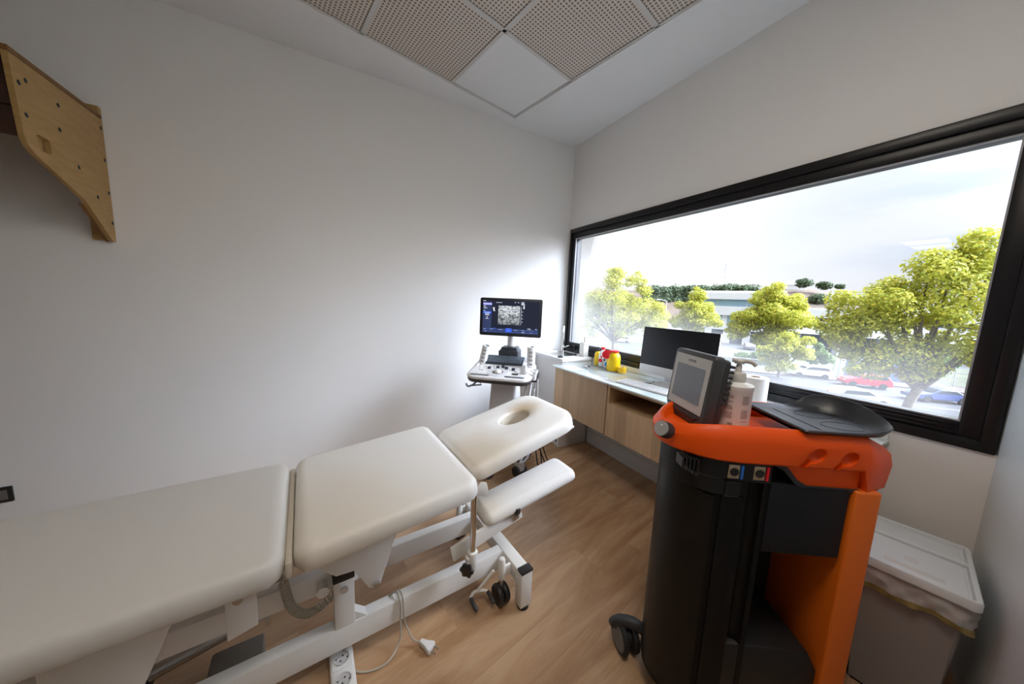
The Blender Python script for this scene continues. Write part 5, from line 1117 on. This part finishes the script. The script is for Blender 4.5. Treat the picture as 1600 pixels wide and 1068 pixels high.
def trees():
    # offsets: sx across the view, roughly along the street
    def S(l, dep, z, r, k): v = ST_D*l+ST_N*dep; return (v.x, v.y, z, r, k)
    tree('large yellow-green tree filling the far end of the window, nearest the black frame', 41.5, 6.3, [S(1.5, 0, 10.2, 3.7, 9), S(-2.6, 0, 8.8, 3.2, 9), S(3.8, .5, 12.8, 2.6, 8), S(-4.6, .3, 7.4, 2.5, 8), S(3.0, -.6, 6.4, 3.0, 8), S(-0.5, 0.5, 5.4, 2.7, 8), S(4.8, 0, 9.2, 2.6, 6), S(1.0, 0, 12.4, 1.8, 6), S(-2.8, 0, 4.6, 1.8, 6)], 26000, 0.145, 11, trunk=0.30, lean=(.5, -.4))
    tree('round yellow-green tree in front of the white building, beside the biggest tree', 61.5, 24.5, [S(0, 0, 7.6, 4.0, 10), S(-3.2, 0, 6.6, 3.0, 8), S(3.2, 0, 7.2, 2.8, 8), S(-.6, 0, 10.8, 2.5, 7), S(2.6, 0, 9.8, 2.1, 6), S(-4.2, 0, 4.8, 2.1, 6), S(.6, 0, 4.6, 2.9, 6)], 18000, 0.19, 12)
    tree('small bushy yellow-green tree overlapping the foot of the round tree', 49.0, 17.9, [S(.6, 0, 4.4, 1.9, 8), S(-1.3, 0, 3.0, 1.6, 7), S(2.0, 0, 3.2, 1.4, 6), S(0, 0, 1.7, 1.7, 6)], 5200, 0.15, 13, trunk=0.14)
    tree('small yellow-green tree between the pale tree and the white building', 63.3, 38.3, [S(0, 0, 8.2, 3.4, 9), S(-2.0, 0, 5.8, 2.8, 7), S(2.4, 0, 6.4, 2.8, 7), S(.2, 0, 11.2, 2.0, 6), S(0, 0, 4.4, 2.6, 6)], 11000, 0.19, 14)
    tree('tall pale tree nearest the sink corner of the window', 38.7, 36.0, [S(-1.0, 0, 9.4, 3.9, 10), S(3.6, 0, 8.0, 3.4, 9), S(-4.8, 0, 8.0, 3.2, 8), S(-.4, 0, 13.2, 2.0, 8), S(2.6, 0, 12.4, 1.6, 7), S(-7.0, 0, 8.0, 2.4, 6), S(0.5, 0, 5.6, 3.2, 7), S(5.0, 0, 5.4, 2.2, 6), S(-4.5, 0, 5.0, 2.4, 6)], 20000, 0.155, 15, trunk=0.28)
    tree('rounded green bush behind the parked white car', 61.4, 18.2, [S(0, 0, 2.5, 1.6, 7), S(1.1, 0, 1.9, 1.2, 5), S(-1.0, 0, 1.8, 1.1, 5)], 3000, 0.14, 16, M_leafg, 0.08, name='bush', group=None)
    tree('low green bush by the railing under the round tree', 57.2, 24.0, [S(0, 0, 1.3, 1.2, 6), S(1.8, 0, 1.1, 1.0, 5), S(-1.8, 0, 1.2, 1.1, 5)], 2600, 0.14, 17, M_leafg, 0.07, name='bush', group=None)
    tree('dark green bushes under the biggest tree by the railing', 68.0, 12.6, [S(0, 0, 1.6, 1.7, 6), S(2.6, 0, 1.8, 1.6, 6), S(5.2, 0, 2.2, 1.8, 6)], 4000, 0.18, 18, M_leafg, 0.08, name='bush', group=None)
    # woods along the skyline
    rnd = random.Random(21); bm = B()
    for k in range(46):
        f = k/45; az = 38.5-14.5*f; D = 214+14*f+rnd.uniform(-3, 3); z = 12.6+2.4*f+rnd.uniform(-.8, .8); r = rnd.uniform(2.4, 4.0)
        foliage(bm, [(Vector((D*cos(R(az)), D*sin(R(az)), z-1)), r), (Vector((D*cos(R(az)), D*sin(R(az)), z-4)), r), (Vector(((D-2)*cos(R(az)), (D-2)*sin(R(az)), z-7.5)), r)], 560, 0.6, rnd)
    tag(obj('skyline_woods', bm, M_leafd, None, smooth=0), 'band of dark green woods along the skyline', 'woods', None, 'stuff')
    for az, D, z, r, lb in ((18.9, 235, 18.6, 4.2, 'largest of the dark trees on the brown hilltop beside the white house'), (16.9, 238, 17.4, 3.6, 'rounded dark tree on the brown hilltop, second from the white house'), (15.5, 240, 17.0, 2.2, 'smallest dark tree on the brown hilltop, farthest from the white house'), (17.2, 215, 9.6, 4.6, 'broad dark bush on the slope below the hilltop trees')):
        x, y = D*cos(R(az)), D*sin(R(az)); bm = B()
        foliage(bm, [(Vector((0, 0, 0)), r)]+[(Vector((rnd.uniform(-r, r)*.5, rnd.uniform(-r, r)*.5, rnd.uniform(-.2*r, .3*r))), r*.5) for _ in range(4)], 1300, 0.5, rnd, 0.62)
        o = obj('distant_tree', bm, M_leafd, None, smooth=0); o.location = (x, y, z-1.2); tag(o, lb, 'tree', 'dark trees on the hill')
trees()

def buildings():
    white = mat('render_white', (0.80, 0.80, 0.80), 0.7); glass = mat('blue_glazing', (0.22, 0.34, 0.42), 0.15, spec=0.7); dk = mat('garage_dark', (0.10, 0.11, 0.14), 0.7)
    ROT = math.atan2(22.9-47.7, 92.2-82.2)            # facade line
    t = thing('office_building', 'low white office block with bands of blue glass beyond the trees', 'building', (82.2, 47.7, GZ), ROT)
    # local: x along the facade (26.7 m for the office), y away from the street = +y ... depth
    def part(name, qs, m, parent=t):
        bm = B()
        for q in qs: box(bm, *q)
        return obj(name, bm, m, parent, smooth=0)
    L = 16.0
    part('wall', [(-3, L, 0.4, 14, 0, 13.0)], white)
    part('parapet', [(-3.2, L+.2, -0.2, 0.6, 10.9, 12.5)], white)
    part('floor_band', [(-3.2, L+.2, -0.2, 0.6, 7.0, 9.2)], white)
    part('floor_band', [(-3.2, L+.2, -0.2, 0.6, 3.4, 4.6)], white)
    for x0 in range(-3, 15, 6): part('window_band', [(x0+.1, x0+5.9, 0.2, 0.5, 9.2, 10.9)], glass)
    for x0 in range(-3, 13, 4): part('window', [(x0+.5, x0+3.3, 0.2, 0.5, 4.7, 6.9)], glass)
    for x0 in range(-3, 13, 4): part('pillar', [(x0, x0+1.5, -0.1, 0.6, 0, 3.4)], white)
    part('ground_glazing', [(-3, L, 0.3, 0.5, 0, 3.4)], dk)
    t2 = thing('parking_building', 'white two-level parking deck with a dark garage opening and pillar', 'building', (86.0, 38.0, GZ), ROT)
    part('deck_slab', [(6.2, 34, 0, 16, 8.0, 9.4)], white, t2); part('deck_edge', [(6.2, 34, -0.3, 0.2, 7.4, 9.2)], white, t2)
    part('shadow_slot', [(6.2, 34, 0.6, 15, 6.5, 8.0)], dk, t2)
    bm = B(); prism(bm, [(-2.4, 3.9), (0.2, 6.6), (0.8, 6.6), (0.8, 3.9)], 6.2, 34, 'x'); obj('canopy', bm, mat('canopy_grey', (0.62, 0.64, 0.68), 0.6), t2, smooth=0)
    part('garage', [(6.2, 34, 3.0, 16, 0.0, 3.9)], dk, t2)
    for x0 in (8.2, 14.0, 20.0, 26): part('pillar', [(x0, x0+.8, -0.8, 0.2, 0, 3.9)], mat('pillar_grey', (0.40, 0.41, 0.43), 0.7), t2)
    bm = B()
    for k in range(28): box(bm, 6.3+k, 6.37+k, -0.2, -0.13, 9.2, 10.1)
    box(bm, 6.2, 34, -0.2, -0.13, 10.05, 10.13); box(bm, 6.2, 34, -0.2, -0.13, 9.6, 9.66); obj('railing', bm, mat('rail_steel', (0.5, 0.51, 0.53), 0.5), t2, smooth=0)
    # white house on the hill
    t3 = thing('hill_house', 'tiny white house on the brown hilltop', 'building', (236, 85.5, 11.5), R(-60))
    bm = B(); box(bm, -4.5, 4.5, -3, 3, 0, 6); obj('wall', bm, white, t3, smooth=0)
    bm = B(); prism(bm, [(-3.4, 6), (3.4, 6), (0, 8)], -5, 5, 'x'); obj('roof', bm, white, t3, smooth=0)
    # lattice mast
    t4 = thing('lattice_mast', 'thin lattice mast on the skyline above the round tree', 'mast', (224, 118, 5))
    bm = B()
    for sx in (-1, 1):
        for sy in (-1, 1): tube(bm, [(sx*1.4, sy*1.4, 0), (sx*.15, sy*.15, 27)], 0.09, 4)
    for k in range(12):
        w = 1.4*(1-k/13); w2 = 1.4*(1-(k+1)/13); z = k*2.25
        for sx in (-1, 1): tube(bm, [(-w, sx*w, z), (w2, sx*w2, z+2.25)], 0.05, 4); tube(bm, [(sx*w, w, z), (sx*w2, -w2, z+2.25)], 0.05, 4)
    obj('lattice', bm, mat('mast_grey', (0.62, 0.64, 0.68), 0.6), t4, smooth=0)
    bm = B(); tube(bm, [(0, 0, 27), (0, 0, 31)], 0.06, 5); obj('aerial', bm, mat('mast_grey', (0.62, 0.64, 0.68), 0.6), t4)
buildings()

def cars():
    glass = mat('car_glass', (0.05, 0.07, 0.09), 0.1, spec=0.7); tyre = M_rubber; rim = mat('alloy', (0.55, 0.56, 0.58), 0.35, metal=0.6); lamp = mat('car_lamp', (0.55, 0.1, 0.08), 0.3); head = mat('head_lamp', (0.8, 0.8, 0.82), 0.2)
    def car(label, x, y, heading, paint, L=4.2, H=1.55, kind='hatch', group='cars along the street', z=GZ, name='car'):
        t = thing(name, label, 'car', (x, y, z), heading, group); W = 0.88; h = H/1.55; f = L/4.2
        if kind == 'van': body = [(-2.1, .35), (-2.1, 1.0), (-2.05, 1.85), (1.15, 1.9), (1.75, 1.15), (2.1, 1.0), (2.1, .35)]; win = [(-1.95, 1.1), (-1.9, 1.7), (1.1, 1.72), (1.55, 1.15)]
        elif kind == 'sedan': body = [(-2.1, .35), (-2.12, .75), (-2.0, .98), (-1.35, 1.02), (-.75, 1.42), (.35, 1.45), (1.05, 1.02), (1.85, .88), (2.1, .7), (2.1, .35)]; win = [(-1.2, 1.03), (-.7, 1.36), (.32, 1.38), (.9, 1.03)]
        else: body = [(-2.1, .35), (-2.12, .85), (-1.98, 1.08), (-1.65, 1.48), (-1.2, 1.55), (.2, 1.54), (.95, 1.08), (1.8, .92), (2.08, .72), (2.1, .35)]; win = [(-1.72, 1.1), (-1.5, 1.44), (.15, 1.46), (.78, 1.1)]
        body = [(a*f, b*h) for a, b in body]; win = [(a*f, b*h) for a, b in win]
        bm = B(); prism(bm, body, -W, W, 'y', 0.07, 3); 
        cuts = [cyl(bmesh.new(), (e*1.3*f, -1.2, .33), (e*1.3*f, 1.2, .33), 0.37, 24) for e in (-1, 1)]
        bm = solid_cut(bm, cuts); bo = obj('body', bm, paint, t, smooth=45)
        bm = B(); prism(bm, win, -W-.012, -W+.01, 'y'); prism(bm, win, W-.01, W+.012, 'y'); obj('side_windows', bm, glass, bo, smooth=0)
        for a, b, nm in ((win[2], win[3], 'windscreen'), (win[1], win[0], 'rear_window')):
            A_ = Vector((a[0], 0, a[1])); Bv = Vector((b[0], 0, b[1])); s = .05*f*(1 if nm == 'windscreen' else -1); q = Vector((s, 0, .05)); bm = B()
            vs = [bm.verts.new(p) for p in (A_+q+Vector((0, -W*.82, 0)), A_+q+Vector((0, W*.82, 0)), Bv+q*1.6+Vector((0, W*.88, 0)), Bv+q*1.6+Vector((0, -W*.88, 0)))]; bm.faces.new(vs)
            bmesh.ops.solidify(bm, geom=bm.faces[:], thickness=0.04); obj(nm, bm, glass, bo, smooth=0)
        for e in (-1, 1):
            for g in (-1, 1):
                bm = B(); lathe(bm, [(0.2, -.1), (.29, -.1), (.325, -.06), (.325, .06), (.29, .1), (.2, .1)], (e*1.3*f, g*(W-.10), .325), (0, 1, 0), 24); w = obj('wheel', bm, tyre, t)
                bm = B(); lathe(bm, [(0, -.07), (.21, -.08), (.21, .08), (0, .07)], (e*1.3*f, g*(W-.10), .325), (0, 1, 0), 20); obj('rim', bm, rim, w)
        for g in (-1, 1):
            bm = B(); box(bm, -2.1*f, -1.98*f, g*.62-.16, g*.62+.16, .78*h, .98*h, .03); obj('tail_lamp', bm, lamp, bo)
            bm = B(); box(bm, 1.92*f, 2.07*f, g*.62-.16, g*.62+.16, .66*h, .80*h, .03); obj('head_lamp', bm, head, bo)
        return t
    white = mat('car_white', (0.78, 0.79, 0.80), 0.25, coat=.5); red = mat('car_red', (0.62, 0.03, 0.05), 0.25, coat=.5); blue = mat('car_blue', (0.06, 0.10, 0.30), 0.25, coat=.5); grey = mat('car_grey', (0.25, 0.27, 0.30), 0.3, coat=.4)
    back = SD+pi
    car('red hatchback driving along the street below the window', 53.6, 11.5, back, red, 4.15, 1.55)
    car('white estate car parked ahead of the red hatchback', 53.6, 16.4, back, white, 4.2, 1.6)
    car('dark blue car partly hidden by the biggest tree trunk', 52.4, 6.2, SD+R(12)+pi, blue, 4.5, 1.45, 'sedan')
    car('white car with a dark windscreen on the near lane, just above the window frame', 42.6, 9.3, SD+R(8), white, 4.1, 1.5)
    car('blurred white car behind the mist near the sink end of the window', 56.0, 50.0, back, white, 4.2, 1.5)
    car('white van parked in front of the dark garage', 82.6, 26.4, SD+R(95), white, 4.4, 2.0, 'van', name='van')
    car('dark car parked by the white office block', 77.3, 34.0, SD+R(80), grey, 4.3, 1.5)
cars()

def street_things():
    steel = mat('galvanised', (0.55, 0.56, 0.58), 0.5)
    # hoarding behind the red car
    x, y = along(5.2, 6.4)
    t = thing('site_hoarding', 'blue hoarding panels on the sidewalk behind the red car', 'hoarding', (60.2, 12.2, GZ+0.14), SD)
    for k in range(3): bm = B(); box(bm, -2.9+k*2.0, -0.95+k*2.0, -.05, .05, 0, 2.1); obj('panel', bm, mat('hoarding_blue', (0.13, 0.20, 0.50), 0.6), t, smooth=0)
    for k in range(2): bm = B(); box(bm, -3.35+k*6.5, -2.95+k*6.5, -.2, .2, 0, 2.3); obj('post', bm, mat('hoarding_post', (0.62, 0.63, 0.66), 0.6), t, smooth=0)
    # railing along the verge
    for k, (a, b, lb) in enumerate(((-24, -2, 'grey railing along the verge under the round tree'), (9, 21, 'grey mesh railing beside the dark blue car'))):
        p0, p1 = along(a, 5.9), along(b, 5.9); t = thing('railing', lb, 'railing', (p0[0], p0[1], GZ+0.14), SD)
        Ln = b-a
        for q in range(0, Ln+1, 3): bm = B(); box(bm, q-.05, q+.05, -.05, .05, 0, 1.9 if k else 1.3); obj('post', bm, steel, t, smooth=0)
        bm = B()
        for q in range(Ln*5): box(bm, q*.2-.012, q*.2+.012, -.012, .012, .1, 1.8 if k else 1.2)
        box(bm, 0, Ln, -.03, .03, 1.75 if k else 1.15, 1.82 if k else 1.22); box(bm, 0, Ln, -.03, .03, .1, .16); obj('bars', bm, steel, t, smooth=0)
    t = thing('sign_post', 'thin white and red sign post behind the white estate car', 'sign post', (63.0, 16.6, GZ+0.1))
    bm = B(); cyl(bm, (0, 0, 0), (0, 0, 4.6), .13, 10); obj('pole', bm, M_white, t)
    bm = B(); cyl(bm, (0, 0, 3.3), (0, 0, 4.0), .145, 10); obj('band', bm, M_red, t)
    t = thing('street_lamp', 'tall thin grey street lamp beside the pale tree', 'street lamp', (57.2, 40.4, GZ))
    bm = B(); tube(bm, [(0, 0, 0), (0, 0, 6), (0, 0, 9.6)], [.12, .09, .06], 8); obj('pole', bm, steel, t)
    bm = B(); tube(bm, [(0, 0, 9.5), (-1.2, .3, 9.8), (-2.0, .5, 9.8)], .05, 6); ar = obj('arm', bm, steel, t)
    bm = B(); box(bm, -2.6, -1.8, .3, .7, 9.7, 9.85, .04); obj('lamp_head', bm, steel, ar)
    t = thing('bollard_post', 'stout blue-grey post standing on the verge below the round tree', 'post', (56.8, 20.4, GZ+.1))
    bm = B(); box(bm, -.22, .22, -.22, .22, 0, 2.0, .03); obj('shaft', bm, mat('post_blue', (0.24, 0.30, 0.42), 0.5), t); bm = B(); box(bm, -.25, .25, -.25, .25, 2.0, 2.12, .03); obj('cap', bm, steel, t)
street_things()
